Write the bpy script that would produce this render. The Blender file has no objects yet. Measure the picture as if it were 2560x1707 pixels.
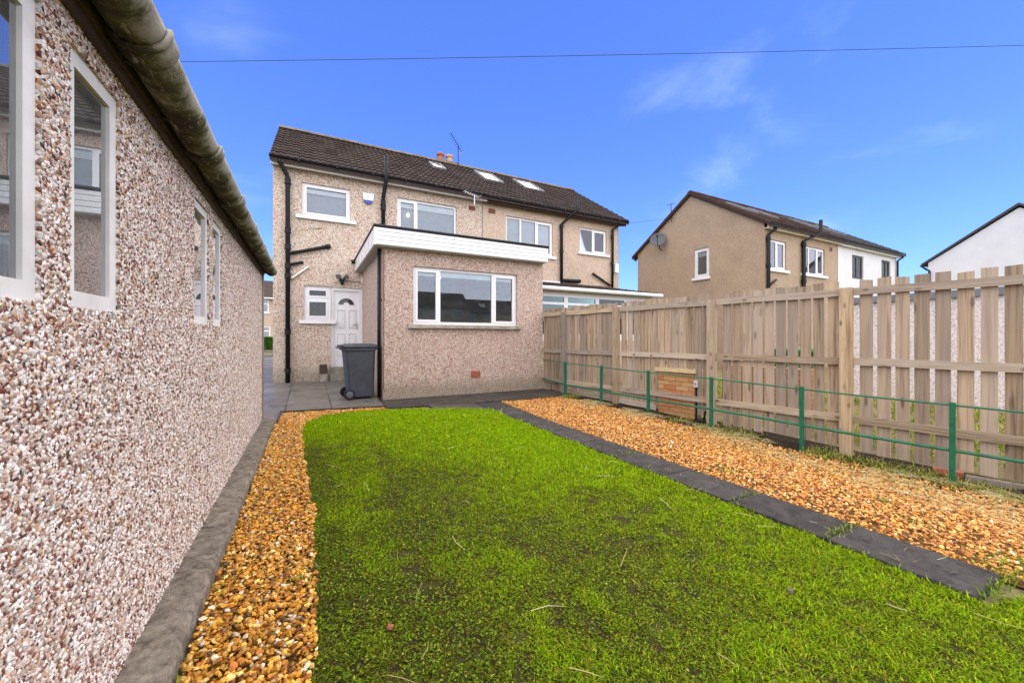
import bpy, math, random
import numpy as np
from mathutils import Vector, Matrix

random.seed(7)
rng = np.random.default_rng(11)
scene = bpy.context.scene
col = scene.collection
R = math.radians

# ------------------------------------------------------------------ camera
YAW = math.atan2(510, 973)
cam_d = bpy.data.cameras.new('camera')
cam = bpy.data.objects.new('camera', cam_d)
col.objects.link(cam)
cam.location = (0, 0, 1.2)
cam.rotation_euler = (R(90), 0, -YAW)
cam_d.sensor_width = 36
cam_d.lens = 973 / 2560 * 36
cam_d.shift_y = -7.8 / 2560
cam_d.clip_start = 0.05
cam_d.clip_end = 600
scene.camera = cam

# ------------------------------------------------------------------ sky
SUN_EL, SUN_AZ = 70, 182          # azimuth measured clockwise from +Y: the light comes from behind the camera
world = bpy.data.worlds.new('World')
scene.world = world
world.use_nodes = True
wt = world.node_tree
wt.nodes.clear()
wn = wt.nodes.new
sky = wn('ShaderNodeTexSky'); sky.sky_type = 'NISHITA'; sky.sun_disc = False
sky.sun_elevation = R(SUN_EL); sky.sun_rotation = R(SUN_AZ)
sky.air_density = 1.0; sky.dust_density = 0.35; sky.ozone_density = 2.2
tint = wn('ShaderNodeMix'); tint.data_type = 'RGBA'; tint.blend_type = 'MULTIPLY'
tint.inputs[0].default_value = 1.0
tint.inputs[7].default_value = (0.56, 0.765, 1.46, 1)
tc = wn('ShaderNodeTexCoord')
sep = wn('ShaderNodeSeparateXYZ')
addz = wn('ShaderNodeMath'); addz.operation = 'ADD'; addz.inputs[1].default_value = 0.22
absz = wn('ShaderNodeMath'); absz.operation = 'ABSOLUTE'
dv = wn('ShaderNodeVectorMath'); dv.operation = 'DIVIDE'
cmb = wn('ShaderNodeCombineXYZ')
n1 = wn('ShaderNodeTexNoise'); n1.inputs['Scale'].default_value = 2.4; n1.inputs['Detail'].default_value = 5; n1.inputs['Roughness'].default_value = 0.52; n1.inputs['Distortion'].default_value = 0.35
n2 = wn('ShaderNodeTexNoise'); n2.inputs['Scale'].default_value = 0.8; n2.inputs['Detail'].default_value = 2
mul = wn('ShaderNodeMath'); mul.operation = 'MULTIPLY'
rmp = wn('ShaderNodeMapRange'); rmp.interpolation_type = 'SMOOTHSTEP'
rmp.inputs['From Min'].default_value = 0.27; rmp.inputs['From Max'].default_value = 0.50
rmp.inputs['To Min'].default_value = 0.0; rmp.inputs['To Max'].default_value = 0.30
cl = wn('ShaderNodeMix'); cl.data_type = 'RGBA'
cl.inputs[7].default_value = (5.6, 6.9, 9.6, 1)
bg = wn('ShaderNodeBackground'); bg.inputs['Strength'].default_value = 0.083
wo = wn('ShaderNodeOutputWorld')
L = wt.links.new
L(tc.outputs['Generated'], sep.inputs[0])
L(sep.outputs['Z'], absz.inputs[0]); L(absz.outputs[0], addz.inputs[0])
L(addz.outputs[0], cmb.inputs[0]); L(addz.outputs[0], cmb.inputs[1]); cmb.inputs[2].default_value = 1
L(tc.outputs['Generated'], dv.inputs[0]); L(cmb.outputs[0], dv.inputs[1])
mp = wn('ShaderNodeMapping'); mp.inputs['Location'].default_value = (3.1, 1.7, 0.4)
L(dv.outputs[0], mp.inputs['Vector']); L(mp.outputs[0], n1.inputs['Vector']); L(mp.outputs[0], n2.inputs['Vector'])
L(n1.outputs['Fac'], mul.inputs[0]); L(n2.outputs['Fac'], mul.inputs[1])
L(mul.outputs[0], rmp.inputs['Value'])
L(sky.outputs[0], tint.inputs[6])
L(tint.outputs[2], cl.inputs[6]); L(rmp.outputs[0], cl.inputs[0])
L(cl.outputs[2], bg.inputs['Color']); L(bg.outputs[0], wo.inputs['Surface'])

# ------------------------------------------------------------------ sun (broad: light through thin cloud)
sd = bpy.data.lights.new('sun', 'SUN')
sd.energy = 2.9
sd.angle = R(150)
sd.color = (1.0, 0.87, 0.58)
sun = bpy.data.objects.new('sun', sd)
col.objects.link(sun)
sdir = Vector((math.sin(R(SUN_AZ)) * math.cos(R(SUN_EL)), math.cos(R(SUN_AZ)) * math.cos(R(SUN_EL)), math.sin(R(SUN_EL))))
sun.rotation_euler = sdir.to_track_quat('Z', 'Y').to_euler()
sun.location = (0, -5, 30)

vs = scene.view_settings
vs.view_transform = 'Standard'; vs.look = 'None'; vs.exposure = 1.42; vs.gamma = 1.0
vs.use_curve_mapping = False
scene.cycles.use_denoising = True
scene.cycles.max_bounces = 6
scene.cycles.diffuse_bounces = 3
scene.cycles.glossy_bounces = 3
scene.cycles.transmission_bounces = 6
scene.cycles.transparent_max_bounces = 12
scene.cycles.caustics_reflective = False
scene.cycles.caustics_refractive = False

# ================================================================== materials
class NT:
    def __init__(s, name):
        s.m = bpy.data.materials.new(name); s.m.use_nodes = True
        s.t = s.m.node_tree; s.t.nodes.clear()
        s.out = s.n('ShaderNodeOutputMaterial')
        s.b = s.n('ShaderNodeBsdfPrincipled')
        s.l(s.b.outputs[0], s.out.inputs[0])
    def n(s, t, **kw):
        x = s.t.nodes.new(t)
        for k, v in kw.items(): setattr(x, k, v)
        return x
    def l(s, a, b): s.t.links.new(a, b)
    def obj(s):
        return s.n('ShaderNodeTexCoord').outputs['Object']
    def mapped(s, vec, scale=(1, 1, 1), loc=None):
        m = s.n('ShaderNodeMapping'); m.inputs['Scale'].default_value = scale
        if loc is not None:
            if isinstance(loc, tuple): m.inputs['Location'].default_value = loc
            else: s.l(loc, m.inputs['Location'])
        s.l(vec, m.inputs['Vector']); return m.outputs[0]
    def noise(s, vec, scale, detail=4, rough=.55, dist=0):
        x = s.n('ShaderNodeTexNoise'); x.inputs['Scale'].default_value = scale
        x.inputs['Detail'].default_value = detail; x.inputs['Roughness'].default_value = rough
        x.inputs['Distortion'].default_value = dist
        if vec is not None: s.l(vec, x.inputs['Vector'])
        return x.outputs['Fac']
    def vor(s, vec, scale, feat='F1', rnd=1.0):
        x = s.n('ShaderNodeTexVoronoi'); x.feature = feat; x.inputs['Scale'].default_value = scale
        x.inputs['Randomness'].default_value = rnd
        if vec is not None: s.l(vec, x.inputs['Vector'])
        return x
    def ramp(s, fac, stops, mode='LINEAR'):
        x = s.n('ShaderNodeValToRGB'); cr = x.color_ramp; cr.interpolation = mode
        while len(cr.elements) < len(stops): cr.elements.new(0.5)
        for e, (p, c) in zip(cr.elements, stops):
            e.position = p; e.color = (c[0], c[1], c[2], 1) if isinstance(c, (tuple, list)) else (c, c, c, 1)
        s.l(fac, x.inputs[0]); return x.outputs[0]
    def rng(s, v, a, b, c=0.0, d=1.0, smooth=True):
        x = s.n('ShaderNodeMapRange'); x.interpolation_type = 'SMOOTHSTEP' if smooth else 'LINEAR'
        for k, q in zip(('From Min', 'From Max', 'To Min', 'To Max'), (a, b, c, d)): x.inputs[k].default_value = q
        s.l(v, x.inputs['Value']); return x.outputs[0]
    def math(s, op, a, b=None):
        x = s.n('ShaderNodeMath', operation=op)
        for i, v in enumerate((a, b)):
            if v is None: continue
            if isinstance(v, (int, float)): x.inputs[i].default_value = v
            else: s.l(v, x.inputs[i])
        return x.outputs[0]
    def mix(s, f, a, b, blend='MIX'):
        x = s.n('ShaderNodeMix'); x.data_type = 'RGBA'; x.blend_type = blend
        if isinstance(f, (int, float)): x.inputs[0].default_value = f
        else: s.l(f, x.inputs[0])
        for i, v in ((6, a), (7, b)):
            if isinstance(v, (tuple, list)): x.inputs[i].default_value = (v[0], v[1], v[2], 1)
            else: s.l(v, x.inputs[i])
        return x.outputs[2]
    def bump(s, h, strength=.5, dist=.01):
        x = s.n('ShaderNodeBump'); x.inputs['Strength'].default_value = strength; x.inputs['Distance'].default_value = dist
        s.l(h, x.inputs['Height']); s.l(x.outputs[0], s.b.inputs['Normal'])
    def base(s, c):
        if isinstance(c, (tuple, list)): s.b.inputs['Base Color'].default_value = (c[0], c[1], c[2], 1)
        else: s.l(c, s.b.inputs['Base Color'])
    def rough(s, v):
        if isinstance(v, (int, float)): s.b.inputs['Roughness'].default_value = v
        else: s.l(v, s.b.inputs['Roughness'])
    def spec(s, v): s.b.inputs['Specular IOR Level'].default_value = v
    def rand(s): return s.n('ShaderNodeObjectInfo').outputs['Random']
    def z(s, vec):
        x = s.n('ShaderNodeSeparateXYZ'); s.l(vec, x.inputs[0]); return x.outputs

def lin(r, g, b):
    f = lambda c: ((c / 255 + .055) / 1.055) ** 2.4 if c > 10 else c / 255 / 12.92
    return (f(r), f(g), f(b))

def plain(name, c, rough=.5, spec=.4, var=.12, scale=6, bump=0.0, metal=0):
    t = NT(name); o = t.obj()
    f = t.noise(o, scale, 5)
    dark = tuple(x * (1 - var) for x in c); lite = tuple(min(1, x * (1 + var)) for x in c)
    t.base(t.ramp(f, [(.3, dark), (.7, lite)]))
    t.rough(t.rng(t.noise(o, scale * 3, 3), .3, .7, max(.05, rough - .08), min(1, rough + .08)))
    t.spec(spec); t.b.inputs['Metallic'].default_value = metal
    if bump: t.bump(t.noise(o, scale * 8, 4), bump, .003)
    return t.m

def dash(name, cell, stops, dirt=(.30, .27, .20), dirt_amt=.35, bump=.7, algae=.0, mean=None, blend=0.0, tide=None):
    """pebble dash: every cell of a voronoi pattern is a chip of stone with its own colour"""
    t = NT(name); o = t.obj()
    wv = t.noise(o, 40, 2)
    v = t.vor(o, 1 / cell)
    rnd = t.z(v.outputs['Color'])[0]
    c = t.ramp(rnd, stops, 'CONSTANT')
    jit = t.ramp(t.z(v.outputs['Color'])[1], [(0, .78), (1, 1.12)])
    c = t.mix(1.0, c, jit, 'MULTIPLY')
    if mean: c = t.mix(blend, c, mean)
    big = t.noise(o, .9, 5, .6)
    c = t.mix(t.rng(big, .45, .75, 0, dirt_amt), c, dirt)
    streak = t.noise(t.mapped(o, (5, 5, .35)), 1.6, 4, .6)
    c = t.mix(t.rng(streak, .55, .8, 0, dirt_amt * .8), c, dirt, )
    if tide is not None:
        zz = t.z(o)[2]
        w = t.math('ADD', zz, t.math('MULTIPLY', t.noise(o, 1.6, 6, .7), -.5))
        c = t.mix(t.rng(w, -.15 + tide, .20 + tide, .55, 0), c, (.17, .155, .09))
    t.base(c)
    edge = t.rng(v.outputs['Distance'], .05, .62, 1, 0)
    t.bump(edge, bump, cell * .9)
    t.rough(.75); t.spec(.35)
    return t.m

M = {}
chips = [(0, lin(228, 218, 208)), (.22, lin(205, 186, 170)), (.40, lin(178, 146, 124)), (.54, lin(232, 226, 220)),
         (.66, lin(140, 92, 74)), (.76, lin(112, 62, 50)), (.83, lin(160, 150, 142)), (.90, lin(74, 58, 52)), (.95, lin(212, 170, 120))]
M['dash_garage'] = dash('pebble_dash_garage', .011, chips, dirt_amt=.12, bump=.7)
hchips = [(0, lin(211, 196, 178)), (.3, lin(193, 170, 150)), (.52, lin(223, 214, 198)), (.68, lin(169, 138, 116)), (.84, lin(127, 98, 82)), (.93, lin(202, 160, 128))]
M['dash_house'] = dash('pebble_dash_house', .019, hchips, dirt_amt=.28, mean=lin(192, 175, 152), blend=.15, bump=.6, tide=.1)
echips = [(0, lin(200, 180, 162)), (.3, lin(184, 156, 138)), (.52, lin(212, 198, 182)), (.68, lin(158, 124, 106)), (.84, lin(118, 88, 74)), (.93, lin(194, 150, 122))]
M['dash_ext'] = dash('pebble_dash_extension', .016, echips, dirt_amt=.22, mean=lin(186, 160, 142), blend=.08, bump=.7, tide=0.0)
bchips = [(0, lin(199, 178, 155)), (.4, lin(184, 160, 137)), (.7, lin(206, 188, 167)), (.88, lin(158, 132, 109))]
M['harl_b'] = dash('harling_neighbour', .028, bchips, dirt=(.27, .21, .14), dirt_amt=.45, mean=lin(190, 166, 143), blend=.4, bump=.4, tide=.1)
cchips = [(0, lin(170, 150, 124)), (.4, lin(156, 134, 108)), (.7, lin(180, 162, 136)), (.88, lin(136, 114, 90))]
M['harl_c'] = dash('harling_far', .035, cchips, dirt=(.26, .20, .13), dirt_amt=.5, mean=lin(166, 144, 117), blend=.5, bump=.35)
M['dash_pale'] = dash('pebble_dash_pale', .016, [(0, lin(232, 226, 222)), (.4, lin(210, 196, 190)), (.65, lin(240, 236, 232)), (.82, lin(176, 150, 142)), (.93, lin(140, 112, 104))], dirt_amt=.1, bump=.4, mean=lin(214, 202, 194), blend=.45)
M['white_render'] = plain('white_render', (.63, .63, .615), .85, .2, .05, 2, .2)
M['upvc'] = plain('white_upvc', (.70, .70, .68), .32, .45, .03, 2)
M['cream'] = plain('cream_paint', (.74, .71, .62), .5, .4, .06, 3)
M['white_paint'] = plain('white_paint', (.72, .71, .68), .55, .35, .10, 9)
M['black_plastic'] = plain('black_plastic', (.007, .007, .008), .48, .25, .3, 5)
M['black_iron'] = plain('black_iron', (.010, .010, .010), .55, .25, .35, 8, .2)
M['anthracite'] = plain('anthracite_frame', (.035, .042, .045), .4, .4, .1, 4)
M['lead'] = plain('lead_flashing', (.17, .17, .175), .55, .4, .2, 6)
M['metal'] = plain('galvanised_metal', (.42, .42, .41), .4, .5, .2, 20, metal=.6)
M['terracotta'] = plain('terracotta', (.36, .135, .075), .8, .25, .2, 14, .2)
M['buff_clay'] = plain('buff_clay', (.50, .33, .19), .8, .25, .2, 14, .2)
M['brown_brick'] = plain('brown_vent', (.17, .062, .042), .8, .25, .15, 20)
M['red_vent'] = plain('red_vent', (.33, .11, .06), .75, .3, .15, 20)
M['blue'] = plain('blue_plastic', (.02, .05, .33), .35, .45, .08, 5)
M['pale_blue'] = plain('pale_blue_litter', (.16, .30, .52), .5, .4, .1, 40)
M['grey_dish'] = plain('grey_dish', (.075, .08, .088), .5, .4, .1, 4)
M['green_paint'] = plain('green_paint', (.008, .125, .058), .42, .45, .3, 18, .15)
M['green_bin'] = plain('green_bin', (.03, .13, .02), .45, .4, .15, 5)
M['blind'] = plain('white_blind', (.80, .81, .82), .7, .2, .02, 2)
M['sky_sheet'] = plain('grey_sky_sheet', (.25, .265, .27), .9, .1, .03, 1.2)  # flat grey painted in place of overcast sky reflected in the panes
M['soffit'] = plain('soffit_grey', (.40, .39, .37), .7, .2, .1, 3)
M['brown_board'] = plain('brown_board', (.060, .040, .028), .65, .3, .35, 7, .3)
M['rubber'] = plain('rubber', (.012, .012, .013), .7, .3, .2, 12)
M['hub'] = plain('grey_hub', (.10, .10, .105), .5, .4, .1, 12)

def bin_mat(name, c):
    t = NT(name); o = t.obj()
    t.base(t.ramp(t.noise(o, 7, 6, .65), [(.3, tuple(x * .75 for x in c)), (.7, tuple(x * 1.3 for x in c))]))
    t.rough(t.rng(t.noise(o, 15, 5), .3, .7, .42, .62)); t.spec(.4)
    t.bump(t.noise(o, 180, 3), .15, .002)
    return t.m
M['bin_grey'] = bin_mat('bin_grey', (.040, .043, .051))

def glass(name, tint=(.9, .95, .95), boost=1.0, ior=1.55, dirt=.03):
    t = NT(name)
    tr = t.n('ShaderNodeBsdfTransparent'); tr.inputs[0].default_value = (*tint, 1)
    gl = t.n('ShaderNodeBsdfGlossy'); gl.inputs['Roughness'].default_value = .004
    gl.inputs[0].default_value = (.93, .96, 1, 1)
    fr = t.n('ShaderNodeFresnel'); fr.inputs['IOR'].default_value = ior
    f2 = t.math('MINIMUM', t.math('MULTIPLY', fr.outputs[0], boost), 1.0)
    bmp = t.n('ShaderNodeBump'); bmp.inputs['Strength'].default_value = .012; bmp.inputs['Distance'].default_value = .02
    t.l(t.noise(t.obj(), 1.8, 1), bmp.inputs['Height'])
    t.l(bmp.outputs[0], gl.inputs['Normal'])
    mx = t.n('ShaderNodeMixShader'); t.l(f2, mx.inputs[0]); t.l(tr.outputs[0], mx.inputs[1]); t.l(gl.outputs[0], mx.inputs[2])
    df = t.n('ShaderNodeBsdfDiffuse'); df.inputs[0].default_value = (.45, .45, .43, 1)
    m2 = t.n('ShaderNodeMixShader'); t.l(t.rng(t.noise(t.obj(), 5, 5), .3, .8, dirt * .5, dirt * 2), m2.inputs[0])
    t.l(mx.outputs[0], m2.inputs[1]); t.l(df.outputs[0], m2.inputs[2])
    t.l(m2.outputs[0], t.out.inputs[0])
    return t.m
M['glass'] = glass('window_glass', boost=1.35)
M['glass_low'] = glass('sun_room_glass', tint=(.55, .70, .66), boost=1.0, dirt=.01)
M['glass_dark'] = glass('kitchen_side_glass', tint=(.75, .70, .66), boost=.6, dirt=.01)
M['glass_sky'] = glass('skylight_glass', boost=2.6)
M['glass_dusty'] = glass('dusty_garage_glass', tint=(.72, .74, .72), boost=2.6, dirt=.10)

def lamp_mat():
    t = NT('lit_bulb'); e = t.n('ShaderNodeEmission'); e.inputs[0].default_value = (1, .86, .62, 1); e.inputs[1].default_value = 2.0
    t.l(e.outputs[0], t.out.inputs[0]); return t.m
M['bulb'] = lamp_mat()

def wood(name, a, b, grey, axis=2, along=2.0, across=34, knots=True, grey_amt=.6):
    """weathered softwood; the grain runs along the given local axis, each board its own tone"""
    t = NT(name); o = t.obj(); r = t.rand()
    off = t.n('ShaderNodeCombineXYZ')
    for i, k in enumerate((37.1, 91.7, 53.3)): t.l(t.math('MULTIPLY', r, k), off.inputs[i])
    sc = [across] * 3; sc[axis] = along
    v = t.mapped(o, tuple(sc), off.outputs[0])
    g1 = t.noise(v, 1.0, 5, .62, .6)
    sc2 = [across * .35] * 3; sc2[axis] = along * .5
    g2 = t.noise(t.mapped(o, tuple(sc2), off.outputs[0]), 1.0, 3, .5, .4)
    c = t.ramp(g1, [(.28, a), (.55, b), (.78, tuple(x * 1.12 for x in b))])
    tone = t.math('ADD', t.math('MULTIPLY', r, .55), t.math('MULTIPLY', g2, .75))
    c = t.mix(t.rng(tone, .35, 1.0, 0, grey_amt), c, grey)
    br = t.ramp(t.math('FRACT', t.math('MULTIPLY', r, 17.3)), [(0, .74), (1, 1.16)])
    c = t.mix(1.0, c, br, 'MULTIPLY')
    if knots:
        sk = [6.5] * 3; sk[axis] = 3.4
        kv = t.z(t.mapped(o, tuple(sk), off.outputs[0])); kc = t.n('ShaderNodeCombineXYZ'); t.l(kv[1], kc.inputs[0]); t.l(kv[2], kc.inputs[1])
        k = t.vor(kc.outputs[0], 1.0); k.voronoi_dimensions = '2D'
        ks = t.math('MULTIPLY', t.rng(k.outputs['Distance'], .05, .15, 1, 0), t.rng(t.z(k.outputs['Color'])[0], .35, .45))
        c = t.mix(t.math('MULTIPLY', ks, t.ramp(t.z(k.outputs['Color'])[1], [(0, .15), (1, .8)])), c, (.075, .045, .026))
        st = t.noise(t.mapped(o, tuple(7 if i != axis else 1.6 for i in range(3)), off.outputs[0]), 1.0, 5, .7)
        c = t.mix(t.rng(st, .56, .74, 0, .55), c, (.17, .125, .085))
    t.base(c); t.rough(.85); t.spec(.15)
    t.bump(g1, .6, .006)
    return t.m
M['board'] = wood('weathered_board', (.15, .102, .062), (.42, .315, .205), (.365, .31, .255), across=26)
M['rail'] = wood('weathered_rail', (.20, .14, .08), (.45, .355, .24), (.42, .365, .305), axis=1)
M['post'] = wood('sawn_post', (.25, .16, .08), (.49, .37, .225), (.41, .35, .275), grey_amt=.5)
M['old_wood'] = wood('old_grey_post', (.15, .125, .09), (.26, .22, .165), (.30, .27, .24))

def tile_mat(name, a, b, moss):
    t = NT(name); o = t.obj(); r = t.rand()
    geo = t.n('ShaderNodeNewGeometry').outputs['Position']
    c = t.mix(r, a, b)
    c = t.mix(t.rng(t.noise(geo, 7, 5, .65), .42, .72, 0, .55), c, tuple(x * .55 for x in a))
    c = t.mix(t.rng(t.noise(geo, 1.3, 6, .7), .60, .78, 0, moss), c, (.13, .115, .035))
    c = t.mix(t.rng(t.noise(geo, 16, 3, .6), .68, .76, 0, .35), c, (.30, .29, .26))
    t.base(c); t.rough(.95); t.spec(.08); t.bump(t.noise(geo, 60, 3), .25, .004)
    return t.m
M['tile'] = tile_mat('concrete_tile', (.040, .030, .026), (.070, .053, .045), .45)
M['tile_b'] = tile_mat('concrete_tile_old', (.038, .030, .026), (.064, .050, .044), .55)
M['tile_red'] = tile_mat('red_brown_tile', (.055, .033, .028), (.085, .054, .044), .35)
M['tile_slate'] = tile_mat('grey_tile', (.070, .068, .068), (.10, .098, .098), .15)
M['ridge'] = tile_mat('ridge_mossy', (.16, .13, .10), (.23, .19, .14), .85)

def gutter_mat():
    t = NT('mossy_cement_gutter'); o = t.obj()
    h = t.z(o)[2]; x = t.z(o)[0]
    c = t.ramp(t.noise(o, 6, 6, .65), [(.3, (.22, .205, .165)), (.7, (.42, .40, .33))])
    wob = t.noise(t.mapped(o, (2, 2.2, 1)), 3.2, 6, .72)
    lev = t.math('ADD', t.math('ADD', h, t.math('MULTIPLY', x, .35)), t.math('ADD', t.math('MULTIPLY', wob, .30), -.07))     # higher and further out = paler
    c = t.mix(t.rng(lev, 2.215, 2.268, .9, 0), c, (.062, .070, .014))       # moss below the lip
    c = t.mix(t.rng(lev, 2.175, 2.232, .95, 0), c, (.042, .030, .023))       # dark brown towards the underside
    c = t.mix(t.rng(t.noise(t.mapped(o, (3, 1.2, 3)), 9, 6, .8), .56, .63, 0, .8), c, (.34, .315, .23))
    t.base(c); t.rough(.92); t.spec(.12); t.bump(t.noise(o, 26, 6, .7), .8, .010)
    return t.m
M['gutter'] = gutter_mat()

def concrete(name, a, b, stain, rough=.8, wet=0.0, scale=3, spec=.3, stain_amt=.7, bump=.35):
    t = NT(name); geo = t.n('ShaderNodeNewGeometry').outputs['Position']
    f = t.noise(geo, scale, 7, .65)
    c = t.ramp(f, [(.3, a), (.7, b)])
    r = t.ramp(t.rand(), [(0, .8), (1, 1.2)])
    c = t.mix(1, c, r, 'MULTIPLY')
    c = t.mix(t.rng(t.noise(geo, scale * 1.7, 6, .7), .50, .68, 0, stain_amt), c, stain)
    c = t.mix(1, c, t.ramp(t.noise(geo, 38, 5, .75), [(.30, .62), (.52, 1.0), (.72, 1.38)]), 'MULTIPLY')
    sp = t.noise(geo, 130, 3, .7)
    c = t.mix(t.rng(sp, .58, .70, 0, .55), c, tuple(min(1, x * 1.9) for x in b))
    t.base(c)
    t.rough(t.rng(t.noise(geo, 1.3, 4), .35, .65, rough - wet, rough)); t.spec(spec)
    t.bump(t.noise(geo, 45, 5, .7), bump, .006)
    return t.m
M['slab'] = concrete('dark_slab', (.030, .0275, .025), (.066, .061, .056), (.016, .0145, .013), .85, .1, 7, .2, .7, .8)
M['slab2'] = concrete('house_slab', (.030, .026, .021), (.070, .062, .050), (.018, .016, .010), .7, .2, 4, .25)
M['patio'] = concrete('wet_patio', (.085, .077, .065), (.150, .137, .117), (.050, .046, .040), .60, .26, 1.4, .22, .7, .12)
M['kerb'] = concrete('old_concrete', (.105, .089, .068), (.275, .242, .192), (.040, .033, .025), .92, 0, 11, .15, .7, 1.0)
M['sill_stone'] = concrete('concrete_sill', (.20, .185, .14), (.34, .31, .25), (.10, .10, .06), .85, 0, 6)
M['soil'] = concrete('soil', (.020, .014, .009), (.052, .036, .022), (.012, .010, .007), .95, 0, 6, .1)
M['gravel_bed'] = concrete('gravel_bed', (.10, .052, .018), (.20, .105, .036), (.035, .022, .012), .95, 0, 30, .1)
M['road'] = plain('asphalt', (.06, .06, .062), .8, .3, .2, 4)
M['neigh_ground'] = concrete('neighbour_ground', (.10, .095, .03), (.26, .21, .11), (.05, .05, .02), .9, 0, 9, .1)

def attr_mat(name, rough=.8, spec=.2, transl=0.0, bump=0.0):
    t = NT(name)
    a = t.n('ShaderNodeAttribute'); a.attribute_name = 'col'
    if transl:
        df = t.n('ShaderNodeBsdfDiffuse'); tr = t.n('ShaderNodeBsdfTranslucent'); gl = t.n('ShaderNodeBsdfGlossy')
        t.l(a.outputs['Color'], df.inputs[0]); t.l(a.outputs['Color'], tr.inputs[0]); gl.inputs['Roughness'].default_value = .45
        m = t.n('ShaderNodeMixShader'); m.inputs[0].default_value = transl
        t.l(df.outputs[0], m.inputs[1]); t.l(tr.outputs[0], m.inputs[2])
        m2 = t.n('ShaderNodeMixShader'); m2.inputs[0].default_value = .012; gl.inputs[0].default_value = (.7, .8, .4, 1)
        t.l(m.outputs[0], m2.inputs[1]); t.l(gl.outputs[0], m2.inputs[2]); t.l(m2.outputs[0], t.out.inputs[0])
    else:
        c = a.outputs['Color']
        if bump:
            g = t.n('ShaderNodeNewGeometry').outputs['Position']
            f = t.noise(g, 120, 3)
            c = t.mix(1, c, t.ramp(f, [(.3, .7), (.7, 1.25)]), 'MULTIPLY')
        t.l(c, t.b.inputs['Base Color']); t.rough(rough); t.spec(spec)
    return t.m
M['grass'] = attr_mat('grass_blades', transl=.35)
M['stones'] = attr_mat('gravel_stones', .55, .4, bump=1)
M['chip'] = attr_mat('dash_chips', .7, .35)

def brick_tone(name):
    t = NT(name); o = t.obj(); r = t.rand()
    c = t.ramp(r, [(0, (.40, .19, .075)), (.4, (.47, .27, .11)), (.75, (.43, .17, .07)), (1, (.50, .33, .15))])
    c = t.mix(t.rng(t.noise(o, 30, 5, .7), .5, .75, 0, .6), c, (.16, .085, .04))
    t.base(c); t.rough(.85); t.spec(.2); t.bump(t.noise(o, 90, 4), .4, .004)
    return t.m
M['brick'] = brick_tone('buff_brick')
M['mortar'] = plain('mortar', (.16, .135, .10), .95, .1, .3, 20, .3)
M['coping'] = plain('sandstone_coping', (.55, .44, .25), .85, .2, .15, 9, .3)

def brickwall():
    t = NT('orange_brickwork'); o = t.obj()
    sp = t.z(o); cb = t.n('ShaderNodeCombineXYZ'); t.l(sp[1], cb.inputs[0]); t.l(sp[2], cb.inputs[1])
    b = t.n('ShaderNodeTexBrick'); t.l(cb.outputs[0], b.inputs['Vector'])
    b.inputs['Scale'].default_value = 1; b.inputs['Brick Width'].default_value = .225; b.inputs['Row Height'].default_value = .075
    b.inputs['Mortar Size'].default_value = .007
    b.inputs['Color1'].default_value = (.38, .16, .06, 1); b.inputs['Color2'].default_value = (.45, .25, .10, 1); b.inputs['Mortar'].default_value = (.18, .15, .11, 1)
    t.base(b.outputs['Color']); t.rough(.85)
    return t.m
M['brickwall'] = brickwall()

def lawn_ground():
    t = NT('lawn_soil'); g = t.n('ShaderNodeNewGeometry').outputs['Position']
    c = t.ramp(t.noise(g, 9, 6, .7), [(.32, (.034, .023, .012)), (.52, (.050, .045, .014)), (.72, (.066, .074, .014))])
    t.base(c); t.rough(.95); t.spec(.1); t.bump(t.noise(g, 40, 5, .7), .6, .02)
    return t.m
M['lawn_soil'] = lawn_ground()
M['hedge'] = attr_mat('hedge_leaves', transl=.2)

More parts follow.
